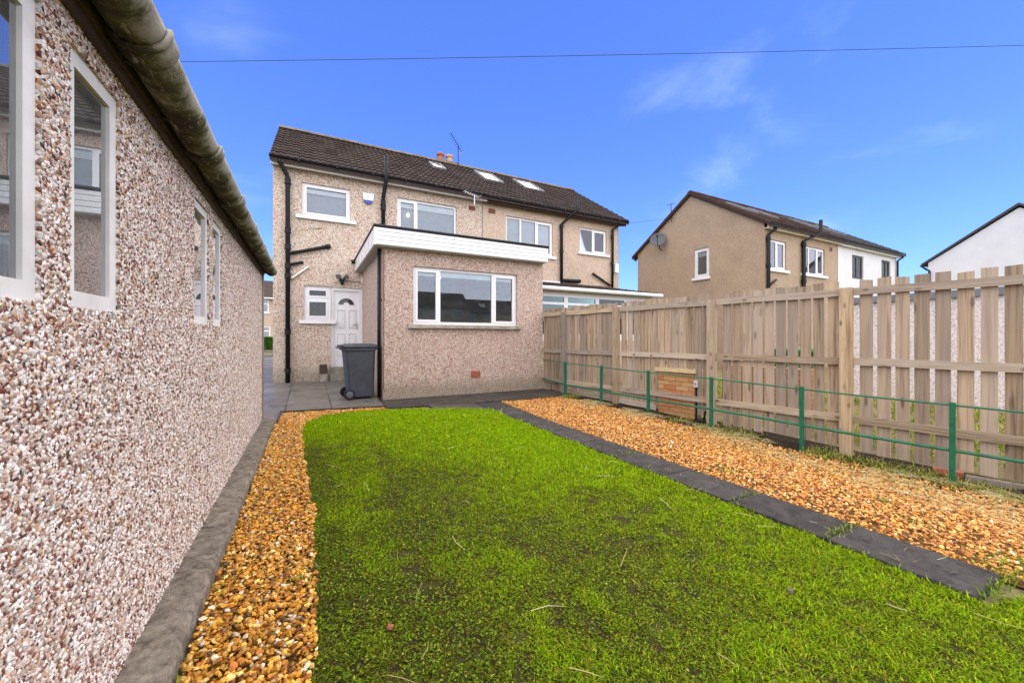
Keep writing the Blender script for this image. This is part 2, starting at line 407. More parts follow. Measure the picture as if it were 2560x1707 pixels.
# ================================================================== mesh helpers
class MB:
    def __init__(s): s.v = []; s.f = []
    def add(s, vs, fs):
        o = len(s.v); s.v += [tuple(p) for p in vs]; s.f += [tuple(i + o for i in q) for q in fs]; return s
    def box(s, a, b):
        x0, y0, z0 = a; x1, y1, z1 = b
        return s.add([(x0, y0, z0), (x1, y0, z0), (x1, y1, z0), (x0, y1, z0), (x0, y0, z1), (x1, y0, z1), (x1, y1, z1), (x0, y1, z1)],
                     [(0, 3, 2, 1), (4, 5, 6, 7), (0, 1, 5, 4), (1, 2, 6, 5), (2, 3, 7, 6), (3, 0, 4, 7)])
    def quad(s, *p): return s.add(p, [tuple(range(len(p)))])
    def prism(s, poly, d):
        """polygon (list of 3d points) extruded by vector d"""
        n = len(poly); d = Vector(d)
        p2 = [tuple(Vector(p) + d) for p in poly]
        fs = [tuple(range(n))[::-1], tuple(range(n, 2 * n))]
        for i in range(n): j = (i + 1) % n; fs.append((i, j, n + j, n + i))
        return s.add(list(poly) + p2, fs)
    def tube(s, pts, r, seg=10, caps=True):
        pts = [Vector(p) for p in pts]; n = len(pts)
        rr = r if isinstance(r, (list, tuple)) else [r] * n
        base = len(s.v); prev = None
        for i, p in enumerate(pts):
            d = (pts[min(i + 1, n - 1)] - pts[max(i - 1, 0)]).normalized()
            if prev is None:
                a = Vector((0, 0, 1)) if abs(d.z) < .9 else Vector((1, 0, 0))
                u = d.cross(a).normalized()
            else:
                u = (prev - d * prev.dot(d)).normalized()
            prev = u; w = d.cross(u)
            for k in range(seg):
                t = 2 * math.pi * k / seg
                s.v.append(tuple(p + (u * math.cos(t) + w * math.sin(t)) * rr[i]))
        for i in range(n - 1):
            for k in range(seg):
                a = base + i * seg + k; b = base + i * seg + (k + 1) % seg
                s.f.append((a, b, b + seg, a + seg))
        if caps:
            s.f.append(tuple(base + k for k in range(seg))[::-1])
            s.f.append(tuple(base + (n - 1) * seg + k for k in range(seg)))
        return s
    def loft(s, secs, cap=True):
        n = len(secs[0]); base = len(s.v)
        for q in secs: s.v += [tuple(p) for p in q]
        for i in range(len(secs) - 1):
            for k in range(n):
                a = base + i * n + k; b = base + i * n + (k + 1) % n
                s.f.append((a, b, b + n, a + n))
        if cap:
            s.f.append(tuple(base + k for k in range(n))[::-1])
            s.f.append(tuple(base + (len(secs) - 1) * n + k for k in range(n)))
        return s
    def mesh(s, name, mat, smooth=False):
        me = bpy.data.meshes.new(name); me.from_pydata(s.v, [], s.f); me.update()
        if mat is not None: me.materials.append(M[mat] if isinstance(mat, str) else mat)
        if smooth:
            for p in me.polygons: p.use_smooth = True
        return me
    def build(s, name, mat, parent=None, smooth=False, loc=None, rot=None):
        o = bpy.data.objects.new(name, s.mesh(name, mat, smooth)); col.objects.link(o)
        if parent is not None: o.parent = parent
        if loc is not None: o.location = loc
        if rot is not None: o.rotation_euler = rot
        return o

def link(name, me, parent=None, loc=(0, 0, 0), rot=(0, 0, 0), scale=None):
    o = bpy.data.objects.new(name, me); col.objects.link(o)
    if parent is not None: o.parent = parent
    o.location = loc; o.rotation_euler = rot
    if scale is not None: o.scale = scale
    return o

def tag(o, label=None, cat=None, group=None, kind=None):
    if label: o['label'] = label
    if cat: o['category'] = cat
    if group: o['group'] = group
    if kind: o['kind'] = kind
    return o

def thing(name, label, cat, loc=(0, 0, 0), group=None):
    o = bpy.data.objects.new(name, None); col.objects.link(o); o.location = loc; o.empty_display_size = .2
    return tag(o, label, cat, group)

def numpy_mesh(name, verts, faces, mat, colors=None, parent=None, smooth=False):
    """verts (N,3), faces (M,k) same k, colors (N,3)"""
    me = bpy.data.meshes.new(name)
    N = len(verts); Mf, k = faces.shape
    me.vertices.add(N); me.vertices.foreach_set('co', verts.astype(np.float32).ravel())
    me.loops.add(Mf * k); me.loops.foreach_set('vertex_index', faces.astype(np.int32).ravel())
    me.polygons.add(Mf)
    me.polygons.foreach_set('loop_start', np.arange(0, Mf * k, k, dtype=np.int32))
    me.polygons.foreach_set('loop_total', np.full(Mf, k, dtype=np.int32))
    me.polygons.foreach_set('use_smooth', np.full(Mf, smooth, dtype=bool))
    if colors is not None:
        at = me.attributes.new('col', 'FLOAT_COLOR', 'POINT')
        c4 = np.ones((N, 4), dtype=np.float32); c4[:, :3] = colors
        at.data.foreach_set('color', c4.ravel())
    me.update(calc_edges=True); me.validate()
    me.materials.append(M[mat])
    o = bpy.data.objects.new(name, me); col.objects.link(o)
    if parent is not None: o.parent = parent
    return o

_perm = rng.random((64, 64))
def vnoise(x, y, s):
    """tileable value noise for density masks, 0..1"""
    x = np.asarray(x) * s; y = np.asarray(y) * s
    xi = np.floor(x).astype(int); yi = np.floor(y).astype(int); fx = x - xi; fy = y - yi
    fx = fx * fx * (3 - 2 * fx); fy = fy * fy * (3 - 2 * fy)
    g = lambda a, b: _perm[a % 64, b % 64]
    return (g(xi, yi) * (1 - fx) + g(xi + 1, yi) * fx) * (1 - fy) + (g(xi, yi + 1) * (1 - fx) + g(xi + 1, yi + 1) * fx) * fy
def fbm(x, y, s): return (vnoise(x, y, s) + .5 * vnoise(x, y, s * 2.1) + .25 * vnoise(x + 3.3, y, s * 4.3)) / 1.75

def sstep(a, b, x):
    t = np.clip((np.asarray(x, float) - a) / (b - a), 0, 1); return t * t * (3 - 2 * t)
def gz(x, y):
    """the garden falls gently towards the timber fence"""
    return -.20 * sstep(3.2, 5.3, x) * np.clip((6.2 - np.asarray(y, float)) / 4.5, 0, 1)

FK = .1458
def fence_x(y, off=0.0): return 6.006 - FK * y + off       # front line of the timber fence

# ================================================================== the setting: ground
def sheet(name, xs, ys, zf, mat, label=None):
    X, Yy = np.meshgrid(xs, ys, indexing='ij'); Zz = zf(X, Yy)
    v = np.stack([X, Yy, Zz], -1).reshape(-1, 3)
    n, m = len(xs), len(ys); i = np.arange(n - 1)[:, None] * m + np.arange(m - 1)[None]
    f = np.stack([i, i + m, i + m + 1, i + 1], -1).reshape(-1, 4)
    o = numpy_mesh(name, v, f, mat); o['kind'] = 'structure'
    return o
def ground_z(X, Y):
    z = gz(X, Y)
    z = np.where(X > 5.4, gz(np.full_like(X, 5.4), Y) * np.clip(1 - (X - 5.9) / 3, 0, 1), z)
    return z - .03
gx = np.concatenate([[-150, -60, -20, -6], np.linspace(-3, 10, 53), [14, 20, 40, 90, 200]])
gy = np.concatenate([[-150, -60, -20, -8], np.linspace(-4, 9, 53), [14, 20, 40, 90, 250]])
sheet('ground', gx, gy, ground_z, 'neigh_ground')
# lawn soil lies on the ground; its outline follows the photograph
LAWN = [(-.02, -1.5), (.0, 1.5), (.02, 2.9), (-.05, 4.4), (-.09, 5.7), (-.04, 6.3), (.2, 6.72), (.6, 6.86), (1.1, 6.82), (1.7, 6.64), (2.25, 6.42), (2.60, 6.15), (2.725, 5.9), (2.725, .58), (3.35, .35), (4.2, -.3), (4.6, -1.5)]
def in_poly(px, py, poly):
    inside = np.zeros(len(px), bool); n = len(poly)
    for i in range(n):
        x0, y0 = poly[i]; x1, y1 = poly[(i + 1) % n]
        c = ((y0 > py) != (y1 > py)) & (px < (x1 - x0) * (py - y0) / (y1 - y0 + 1e-12) + x0)
        inside ^= c
    return inside
lxs, lys = np.linspace(-.12, 4.7, 121), np.linspace(-1.5, 6.9, 169)
GXl, GYl = np.meshgrid(lxs, lys, indexing='ij')
lv = np.stack([GXl, GYl, gz(GXl, GYl) - .012 + .010 * (fbm(GXl, GYl, 2.5) - .5)], -1).reshape(-1, 3)
li = (np.arange(120)[:, None] * 169 + np.arange(168)[None]).reshape(-1)
lc_ = (lv[li] + lv[li + 170]) / 2
li = li[in_poly(lc_[:, 0], lc_[:, 1], LAWN)]
lawn = numpy_mesh('lawn', lv, np.stack([li, li + 169, li + 170, li + 1], 1), 'lawn_soil'); lawn['kind'] = 'structure'

# gravel beds (ground under the loose stones)
m = MB()
m.quad((-.415, -1.5, -.016), (-.02, -1.5, -.016), (.0, 1.5, -.016), (.02, 2.9, -.016), (-.05, 4.4, -.016), (-.09, 5.7, -.016), (-.04, 6.3, -.016), (.2, 6.72, -.016), (.6, 6.86, -.016), (1.17, 6.84, -.016), (1.17, 6.95, -.016), (-.385, 7.27, -.016), (-.415, 6.4, -.016))
gb = m.build('gravel_bed_soil', 'gravel_bed'); gb['kind'] = 'structure'
def rb_z(X, Y): return gz(X, Y) - .016
sheet('gravel_border_soil', np.linspace(3.09, 5.35, 14), np.linspace(-1.5, 6.55, 30), rb_z, 'gravel_bed')
m = MB()
ysn = np.linspace(-1.5, 7.7, 40)
for a, b in zip(ysn[:-1], ysn[1:]):
    p = lambda x, y: (x, y, float(gz(x, y)) - .004)
    m.quad(p(5.0 - .1 * a * .1458 + .0 if False else fence_x(a, -.62), a), p(fence_x(a, .3), a), p(fence_x(b, .3), b), p(fence_x(b, -.62), b))
o = m.build('fence_border_soil', 'soil'); o['kind'] = 'structure'

# ------------------------------------------------------------------ slabs
def slab_obj(parent, corners, z, th, mat, tilt=0.0):
    cx = sum(c[0] for c in corners) / len(corners); cy = sum(c[1] for c in corners) / len(corners)
    g = .006
    pts = []
    for x, y in corners:
        d = Vector((cx - x, cy - y)); d.normalize()
        pts.append((x + d.x * g - cx, y + d.y * g - cy))
    b = .006; mm = MB()
    top = [(x * .985, y * .985, 0) for x, y in pts]
    mid = [(x, y, -b) for x, y in pts]; bot = [(x, y, -th) for x, y in pts]
    mm.loft([bot, mid, top])
    return mm.build('slab', mat, parent, loc=(cx, cy, z), rot=(random.uniform(-.004, .004) + tilt, random.uniform(-.006, .006), random.uniform(-.006, .006)))
path = thing('garden_path', None, None); path['kind'] = 'structure'
y = .585
for k in range(10):
    y1 = y + .6
    xr = 3.095 + max(0, (y - 4.5)) * .06
    slab_obj(path, [(2.725, y), (xr, y), (xr, y1), (2.725, y1)], .012, .06, 'slab'); y = y1
apron = thing('extension_apron', None, None); apron['kind'] = 'structure'
xs = [1.21, 1.82, 2.42, 3.02, 3.62, 4.22, 4.93]
for a, b in zip(xs[:-1], xs[1:]):
    f0 = lambda x: 6.92 - (x - 1.2) * .085
    slab_obj(apron, [(a, f0(a)), (b, f0(b)), (b, 7.36), (a, 7.36)], .014, .06, 'slab2')
    slab_obj(apron, [(a, 7.36), (b, 7.36), (b, 7.795), (a, 7.795)], .016, .06, 'slab2')
slab_obj(apron, [(1.9, 6.42), (2.755, 6.05), (2.755, 6.775), (1.9, 6.855)], .004, .06, 'slab2')
patio = thing('patio', None, None); patio['kind'] = 'structure'
SL = math.atan2(.09, 3.2)
bx = [-3.4, -2.2, -1.3, -.335, .36, 1.2]
for i, (a, b) in enumerate(zip(bx[:-1], bx[1:])):
    for (c, d) in ((6.96, 7.95), (7.95, 9.45), (9.45, 10.99)):
        if i < 2 and c > 9: pass
        y0 = c
        if c < 7:
            y0 = {3: 7.18, 4: 7.06}.get(i, 6.45)
        zc = .022 + max(0, ((y0 + d) / 2 - 7.4)) * .028
        slab_obj(patio, [(a, y0), (b, y0), (b, d), (a, d)], zc, .09, 'patio', SL * .98)
m = MB(); m.box((-3.4, 11.0, .02), (-.78, 24, .10)); o = m.build('side_path', 'patio'); o['kind'] = 'structure'
# dark timber edging round the gravel
m = MB(); m.box((-.40, 6.42, -.05), (-.375, 7.20, .045)); m.prism([(-.40, 7.20, -.05), (1.2, 6.97, -.05), (1.2, 6.995, -.05), (-.40, 7.235, -.05)], (0, 0, .09))
tag(m.build('edging_board', 'brown_board'), 'dark timber edging board between the patio and the orange gravel', 'edging')
# street beyond the side gap
m = MB(); m.box((-40, 24, -.02), (40, 27.5, .04)); o = m.build('pavement', 'patio'); o['kind'] = 'structure'
m = MB(); m.box((-60, 27.6, -.04), (60, 34, 0.0)); o = m.build('road', 'road'); o['kind'] = 'structure'

# ================================================================== window builder
def window(parent, plane, u0, u1, z0, z1, y, cols=(1,), mat='upvc', fr=.06, sill=None, blind=0.0, sky_sheet=False, glass='glass', depth=.05, inset=.05, transom=None, sill_mat='upvc', sash=None, name='window'):
    """a window in a wall facing -Y (plane 'y', at wall coordinate y) or -X (plane 'x').  u runs along the wall.
    frame -> the window object; panes, sill, blind -> its children"""
    if plane == 'y': P = lambda u, d, z: (u, y + d, z)
    else: P = lambda u, d, z: (y + d, u, z)
    def bx(mb, ua, ub, da, db, za, zb):
        a = P(ua, da, za); b = P(ub, db, zb)
        mb.box(tuple(min(p, q) for p, q in zip(a, b)), tuple(max(p, q) for p, q in zip(a, b)))
    d0, d1 = inset, inset + depth
    m = MB()
    bx(m, u0, u1, d0, d1, z1 - fr, z1); bx(m, u0, u1, d0, d1, z0, z0 + fr)
    bx(m, u0, u0 + fr, d0, d1, z0 + fr, z1 - fr); bx(m, u1 - fr, u1, d0, d1, z0 + fr, z1 - fr)
    tot = sum(cols); inner0, inner1 = u0 + fr, u1 - fr; acc = inner0; spans = []
    for i, c in enumerate(cols):
        w = (inner1 - inner0) * c / tot; a, b = acc, acc + w
        if i > 0: a += fr * .5
        if i < len(cols) - 1:
            bx(m, b - fr * .5, b + fr * .5, d0 - .002, d1, z0 + fr, z1 - fr); b -= fr * .5
        spans.append((a, b)); acc += w
    w = m.build(name, mat, parent)
    for i, (a, b) in enumerate(spans):
        zs = [(z0 + fr, z1 - fr)]
        if transom:
            t = MB(); bx(t, a, b, d0 + .002, d1, transom - fr * .5, transom + fr * .5); t.build('transom', mat, w)
            zs = [(z0 + fr, transom - fr * .5), (transom + fr * .5, z1 - fr)]
        for (za, zb) in zs:
            ga, gb_, gc, gd = a, b, za, zb
            if sash and i in sash:
                s = .045; t = MB()
                bx(t, a, b, d0 - .012, d1 - .01, zb - s, zb); bx(t, a, b, d0 - .012, d1 - .01, za, za + s)
                bx(t, a, a + s, d0 - .012, d1 - .01, za + s, zb - s); bx(t, b - s, b, d0 - .012, d1 - .01, za + s, zb - s)
                t.build('sash', mat, w); ga, gb_, gc, gd = a + s, b - s, za + s, zb - s
            t = MB(); bx(t, ga - .005, gb_ + .005, d0 + .02, d0 + .026, gc - .005, gd + .005); t.build('pane', glass, w)
    if blind:
        t = MB(); bx(t, u0 + fr * .6, u1 - fr * .6, d1 + .02, d1 + .028, z1 - fr - blind, z1 - fr * .5); t.build('blind', 'blind', w)
    if sky_sheet:
        t = MB(); n = 1
        for k in range(n):
            ua = u0 + .02 + (u1 - u0 - .04) * k / n; ub = u0 + .02 + (u1 - u0 - .04) * (k + 1) / n
            da = d1 + .10 + .003 * math.sin(k * 1.9); db = d1 + .10 + .003 * math.sin((k + 1) * 1.9)
            t.quad(P(ua, da, z0), P(ub, db, z0), P(ub, db, z1), P(ua, da, z1))
        t.build('reflection_sheet', 'sky_sheet', w)  # added sheet behind the panes; its grey stands in for reflected sky
    if sill:
        over, h, out = sill
        t = MB(); bx(t, u0 - over, u1 + over, -out, inset + .01, z0 - h, z0); t.build('sill', sill_mat, w)
    return w

def wall_with_holes(mb, plane, y, u0, u1, z0, z1, holes, th=.14):
    """front face at coordinate y with rectangular holes; reveals go th inwards (+)"""
    if plane == 'y': P = lambda u, d, z: (u, y + d, z)
    else: P = lambda u, d, z: (y + d, u, z)
    us = sorted({u0, u1, *[h[0] for h in holes], *[h[1] for h in holes]}); us = [u for u in us if u0 <= u <= u1]
    zs = sorted({z0, z1, *[h[2] for h in holes], *[h[3] for h in holes]}); zs = [z for z in zs if z0 <= z <= z1]
    for a, b in zip(us[:-1], us[1:]):
        for c, d in zip(zs[:-1], zs[1:]):
            mu, mz = (a + b) / 2, (c + d) / 2
            if any(h[0] < mu < h[1] and h[2] < mz < h[3] for h in holes): continue
            mb.quad(P(a, 0, c), P(b, 0, c), P(b, 0, d), P(a, 0, d))
            mb.quad(P(a, th, c), P(a, th, d), P(b, th, d), P(b, th, c))
    for a, b, c, d in holes:
        mb.quad(P(a, 0, c), P(b, 0, c), P(b, th, c), P(a, th, c)); mb.quad(P(a, 0, d), P(a, th, d), P(b, th, d), P(b, 0, d))
        mb.quad(P(a, 0, c), P(a, th, c), P(a, th, d), P(a, 0, d)); mb.quad(P(b, 0, c), P(b, 0, d), P(b, th, d), P(b, th, c))

def tile_mesh(name, w, l, mat, rolls=2, th=.034):
    """an interlocking concrete tile: x across, y up the slope, z out of the roof"""
    n = rolls * 5; m = MB(); prof = []
    for i in range(n + 1):
        t = (i / n * rolls) % 1.0
        h = .022 * max(0, math.cos((t - .5) * math.pi * 2) * .6 + .4) if i not in (0, n) else 0
        prof.append((i / n * w, h))
    f = [(x, 0, h + .042) for x, h in prof]; b = [(x, l, h + .004) for x, h in prof]; d = [(x, 0, h + .042 - th - .006) for x, h in prof]
    k = n + 1
    m.v = f + b + d
    for i in range(n):
        m.f.append((i, i + 1, k + i + 1, k + i)); m.f.append((2 * k + i, 2 * k + i + 1, i + 1, i))
    m.f.append((0, k, 2 * k)); m.f.append((n, 2 * k + n, k + n))
    return m.mesh(name, mat)

def tiled_slope(roof, x0, x1, ye, ze, yr, zr, mat, cols, rows, skip=()):
    """tiles as objects on the slope that rises from the eave (ye,ze) to the ridge (yr,zr)"""
    sl = math.hypot(yr - ye, zr - ze); ang = math.atan2(zr - ze, yr - ye)
    w = (x1 - x0) / cols; g = sl / rows
    me = tile_mesh('tile', w * 1.0, g * 1.12, mat)
    for r in range(rows):
        for c in range(cols):
            xa = x0 + c * w; s = r * g
            yy = ye + math.cos(ang) * s; zz = ze + math.sin(ang) * s
            if any(a < xa + w * .1 and xa + w * .9 < b and p < yy and yy + math.cos(ang) * g < q for a, b, p, q in skip): continue
            link('tile', me, roof, (xa, yy, zz), (ang + random.uniform(-.006, .006), random.uniform(-.006, .006), 0))

def skylight(roof, x0, x1, y0, y1, ye, ze, yr, zr, mat='glass_sky'):
    k = (zr - ze) / (yr - ye); ang = math.atan(k); c, s_ = math.cos(ang), math.sin(ang)
    l = (y1 - y0) / c
    ctr = (x0, y0, ze + (y0 - ye) * k)
    w = x1 - x0
    m = MB(); h = .10; f = .07
    m.box((0, 0, 0), (w, f, h)); m.box((0, l - f, 0), (w, l, h)); m.box((0, f, 0), (f, l - f, h)); m.box((w - f, f, 0), (w, l - f, h))
    o = m.build('skylight', 'lead', roof, loc=ctr, rot=(ang, 0, 0))
    m = MB(); m.box((f, f, h - .035), (w - f, l - f, h - .02)); m.build('pane', mat, o)
    m = MB(); m.box((f * .5, f * .5, .012), (w - f * .5, l - f * .5, .03)); m.build('blind', 'blind', o)
    return o

def gutter(name, x0, x1, y, z, mat, parent, r=.06, brackets=None):
    """half-round gutter along X with small brackets"""
    m = MB(); n = 8; secs = []
    prof = [(math.cos(math.pi + math.pi * k / n) * r, math.sin(math.pi + math.pi * k / n) * r) for k in range(n + 1)]
    inner = [(a * .86, b * .86) for a, b in prof[::-1]]
    loop = prof + inner
    for x in (x0, x1): secs.append([(x, y + a, z + b) for a, b in loop])
    m.loft(secs)
    o = m.build(name, mat, parent)
    if brackets:
        for x in brackets:
            m = MB(); m.box((x - .02, y - r * 1.08, z - r * 1.12), (x + .02, y + r, z + .012)); m.build('bracket', mat, o)
    return o

def downpipe(parent, pts, r, mat='black_plastic', collars=(), name='downpipe'):
    m = MB(); m.tube(pts, r, 12)
    o = m.build(name, mat, parent, smooth=True)
    for (x, y, z) in collars:
        m = MB(); m.tube([(x, y, z - .05), (x, y, z + .05)], r * 1.28, 12); m.tube([(x, y, z - .06), (x, y, z - .05)], r * 1.42, 12); m.tube([(x, y, z + .05), (x, y, z + .06)], r * 1.42, 12)
        m.build('collar', mat, o)
    return o

# ================================================================== the garage on the left
G = thing('prefabricated_garage', 'long pebble dashed concrete garage with narrow white framed windows and mossy gutter', 'garage', (-.56, 0, 0))
GX, GT, GB = -.56, 2.085, .085
gw = [(1.03, 1.335), (1.462, 1.770), (2.735, 3.095), (3.215, 3.520)]
gwz = (1.285, 1.995)
m = MB()
wy0, wy1 = -2.6, 6.30
holes = [(a, b, gwz[0], gwz[1]) for a, b in gw]
# wall faces +X: build with mirrored depth
def gwall(mb):
    us = sorted({wy0, wy1, *[h[0] for h in holes], *[h[1] for h in holes]}); zs = [GB, gwz[0], gwz[1], GT]
    P = lambda u, d, z: (-d, u, z)
    for a, b in zip(us[:-1], us[1:]):
        for c, d in zip(zs[:-1], zs[1:]):
            mu, mz = (a + b) / 2, (c + d) / 2
            if any(h[0] < mu < h[1] and h[2] < mz < h[3] for h in holes): continue
            mb.quad(P(a, 0, c), P(a, 0, d), P(b, 0, d), P(b, 0, c)); mb.quad(P(a, .06, c), P(b, .06, c), P(b, .06, d), P(a, .06, d))
    for a, b, c, d in holes:
        mb.quad(P(a, 0, c), P(b, 0, c), P(b, .06, c), P(a, .06, c)); mb.quad(P(a, 0, d), P(b, 0, d), P(b, .06, d), P(a, .06, d))
        mb.quad(P(a, 0, c), P(a, .06, c), P(a, .06, d), P(a, 0, d)); mb.quad(P(b, 0, c), P(b, 0, d), P(b, .06, d), P(b, .06, c))
gwall(m)
m.quad((0, wy1, GB), (-2.7, wy1, GB), (-2.7, wy1, 2.5), (-1.35, wy1, 2.75), (0, wy1, GT + .02))
m.quad((0, wy0, GB), (0, wy0, GT + .02), (-1.35, wy0, 2.75), (-2.7, wy0, 2.5), (-2.7, wy0, GB))
m.quad((-2.7, wy0, GB), (-2.7, wy1, GB), (-2.7, wy1, 2.5), (-2.7, wy0, 2.5))
m.build('wall', 'dash_garage', G)
m = MB(); m.quad((-.1, wy0, .09), (-2.7, wy0, .09), (-2.7, wy1, .09), (-.1, wy1, .09)); m.build('floor', 'soffit', G)
for a, b in gw:
    # thick white-painted surround, set back a little in the opening
    c, d = gwz; fr = .046; mm = MB(); x0, x1 = -.058, -.010
    for (ya, yb, za, zb) in ((a, b, d - fr, d), (a, b, c, c + fr), (a, a + fr, c + fr, d - fr), (b - fr, b, c + fr, d - fr)):
        mm.box((x0, ya, za), (x1, yb, zb))
    w = mm.build('window', 'white_paint', G)
    mm = MB(); mm.box((-.026, a + fr - .004, c + fr - .004), (-.020, b - fr + .004, d - fr + .004)); mm.build('pane', 'glass_dusty', w)
m = MB(); m.box((-.09, 6.302, -.02), (.018, 6.40, 2.06)); m.build('corner_post', 'old_wood', G)
m = MB(); m.box((-.02, wy0, 2.085), (.030, 6.38, 2.18)); m.build('fascia', 'brown_board', G)
m = MB(); m.box((.006, wy0, 2.055), (.022, 6.36, 2.0845)); m.build('trim', 'brown_board', G)
# corrugated roof
xs_ = np.linspace(.05, -1.36, 9); m = MB(); ny = 130
v = []; rows_ = []
for j in range(ny + 1):
    yy = wy0 - .1 + (wy1 + .2 - wy0) * j / ny
    rows_.append([(x, yy, 2.215 + (-(x - .05)) * .40 + .02 * math.cos(j * math.pi / 1.0)) for x in xs_])
for j in range(ny):
    for i in range(len(xs_) - 1): m.quad(rows_[j][i], rows_[j][i + 1], rows_[j + 1][i + 1], rows_[j + 1][i])
m.quad((-1.36, wy0 - .1, 2.80), (-1.36, wy1 + .1, 2.80), (-2.8, wy1 + .1, 2.5), (-2.8, wy0 - .1, 2.5))
m.build('roof', 'kerb', G)
# half-round cement gutter with sockets, held under the roof edge
def cgut(mb, ya, yb, r, cx, cz):
    n = 14; prof = [(math.cos(math.pi + math.pi * k / n) * r, math.sin(math.pi + math.pi * k / n) * r) for k in range(n + 1)]
    loop = prof + [(p * .84, q * .84) for p, q in prof[::-1]]
    N = max(2, int((yb - ya) / .05)); secs = []
    for j in range(N + 1):
        yy = ya + (yb - ya) * j / N; wv = .004 * math.sin(yy * 5.1) + .003 * math.sin(yy * 13)
        secs.append([(cx + p, yy, cz + q + wv) for p, q in loop])
    mb.loft(secs)
GCX, GCZ, GR = .098, 2.152, .072
m = MB(); cgut(m, wy0, 6.52, GR, GCX, GCZ); gut = m.build('gutter', 'gutter', G, smooth=True)
for yy in (.4, 1.62, 2.42, 3.18, 3.9, 4.7, 5.5, 6.3):
    m = MB(); cgut(m, yy - .035, yy + .05, GR + .011, GCX, GCZ); cgut(m, yy - .055, yy - .035, GR + .016, GCX, GCZ); m.build('gutter_joint', 'gutter', gut, smooth=True)
for yy in np.arange(-2.0, 6.4, .37):
    m = MB(); m.box((.031, yy, 2.10), (.047, yy + .025, 2.20)); m.box((.029, yy, 2.19), (.12, yy + .025, 2.197)); m.build('gutter_bracket', 'black_iron', gut)
# loose chips of the dash on the nearest part of the wall, as real stone
def chips_on_wall():
    N = 100000
    yy = .9 + (6.29 - .9) * rng.random(N) ** 1.5; zz_ = GB + (GT - GB) * rng.random(N)
    keep = np.ones(N, bool)
    for a, b in gw: keep &= ~((yy > a - .003) & (yy < b + .003) & (zz_ > gwz[0] - .003) & (zz_ < gwz[1] + .003))
    yy, zz_ = yy[keep], zz_[keep]; N = len(yy)
    r = .0042 + .0042 * rng.random(N); h = .0025 + .0035 * rng.random(N)
    a0 = rng.random(N) * 6.283; st = .75 + .5 * rng.random(N)
    V = np.zeros((N, 6, 3))
    for k in range(5):
        an = a0 + k * 1.2566; rr = r * (.75 + .5 * rng.random(N))
        dy = np.cos(an) * rr * st; dz = np.sin(an) * rr / st
        V[:, k, 0] = .0; V[:, k, 1] = yy + dy; V[:, k, 2] = zz_ + dz
    V[:, 5, 0] = h; V[:, 5, 1] = yy + r * .3 * (rng.random(N) - .5); V[:, 5, 2] = zz_ + r * .3 * (rng.random(N) - .5)
    V[:, :5, 0] = .0006
    # flat tops: five corners at the wall, tip lifted
    F = np.array([[k, (k + 1) % 5, 5] for k in range(5)])
    F = (F[None] + (np.arange(N) * 6)[:, None, None]).reshape(-1, 3)
    pal = np.array([lin(232, 222, 212), lin(236, 230, 226), lin(205, 186, 170), lin(186, 154, 132), lin(146, 98, 78), lin(116, 64, 52), lin(160, 150, 142), lin(80, 62, 56), lin(212, 172, 126)])
    p = np.array([.22, .18, .17, .13, .10, .07, .06, .04, .03])
    C = pal[rng.choice(len(pal), N, p=p)] * (.72 + .36 * rng.random((N, 1)))
    C = np.repeat(np.clip(C, 0, .9), 6, axis=0)
    o = numpy_mesh('dash_chips', V.reshape(-1, 3), F, 'chip', C, G); o['kind'] = 'stuff'
chips_on_wall()
# concrete kerb the garage stands on
m = MB(); n = 260; secs = []
for j in range(n + 1):
    yy = -2.6 + (6.42 + 2.6) * j / n; w = .004 * math.sin(j * .37) + .004 * math.sin(j * .13) + random.uniform(-.004, .003); h = .003 * math.sin(j * .5) + random.uniform(-.003, .002)
    secs.append([(-.70, yy, -.06), (-.405 + w, yy, -.06), (-.412 + w, yy, .05 + h), (-.428 + w, yy, .078 + h), (-.50, yy, .086 + h * .5), (-.70, yy, .084)])
m.loft(secs)
tag(m.build('concrete_kerb', 'kerb', smooth=False), 'stained grey concrete kerb along the foot of the pebble dashed garage', 'kerb')

# ================================================================== semi-detached houses
YH = 11.0; RY, RZ, EY, EZ = 14.1, 7.74, 10.72, 5.50; YF = 17.2; WT = 5.46
XL, XP, XR = -.75, 4.737, 10.236

def roof_slab(parent, x0, x1, ey, ez, ry, rz, fy, mat, th=.10):
    m = MB()
    k = (rz - ez) / (ry - ey); fe = rz - k * (fy + (YH - ey) - ry) if True else 0
    m.prism([(x0, ey, ez - .02), (x0, ry, rz - .02), (x0, 2 * ry - ey, ez - .02), (x0, 2 * ry - ey, ez - .02 - th), (x0, ry, rz - .02 - th), (x0, ey, ez - .02 - th)], (x1 - x0, 0, 0))
    return m.build('roof', mat, parent)

# ---- left house (ours)
A = thing('semi_detached_house', 'pink pebble dashed house with black gutter and white door, left half of pair', 'house', (0, 0, 0))
winA = (-.13, .985, 4.265, 5.09); winB = (2.18, 3.905, 3.95, 5.10); winS = (-.085, .52, 1.655, 2.525); door = (.523, 1.278, .46, 2.512)
m = MB()
wall_with_holes(m, 'y', YH, XL, XP, -.05, WT, [winA, winB, winS, door], .12)
for x in (XL, XP - .03):
    m.quad((x, YH, -.05), (x, YH, WT + .10), (x, RY, RZ - .12), (x, YF, WT + .10), (x, YF, -.05))
m.quad((XL, YF, -.05), (XP, YF, -.05), (XP, YF, WT), (XL, YF, WT))
m.quad((XL, YH + .12, 2.75), (XP, YH + .12, 2.75), (XP, YF, 2.75), (XL, YF, 2.75))
m.quad((XL, YH + .12, 5.35), (XP, YH + .12, 5.35), (XP, YF, 5.35), (XL, YF, 5.35))
m.build('wall', 'dash_house', A)
window(A, 'y', *winA, YH, (1,), sill=(.14, .085, .07), blind=.16, sky_sheet=True, sash=(0,), fr=.055)
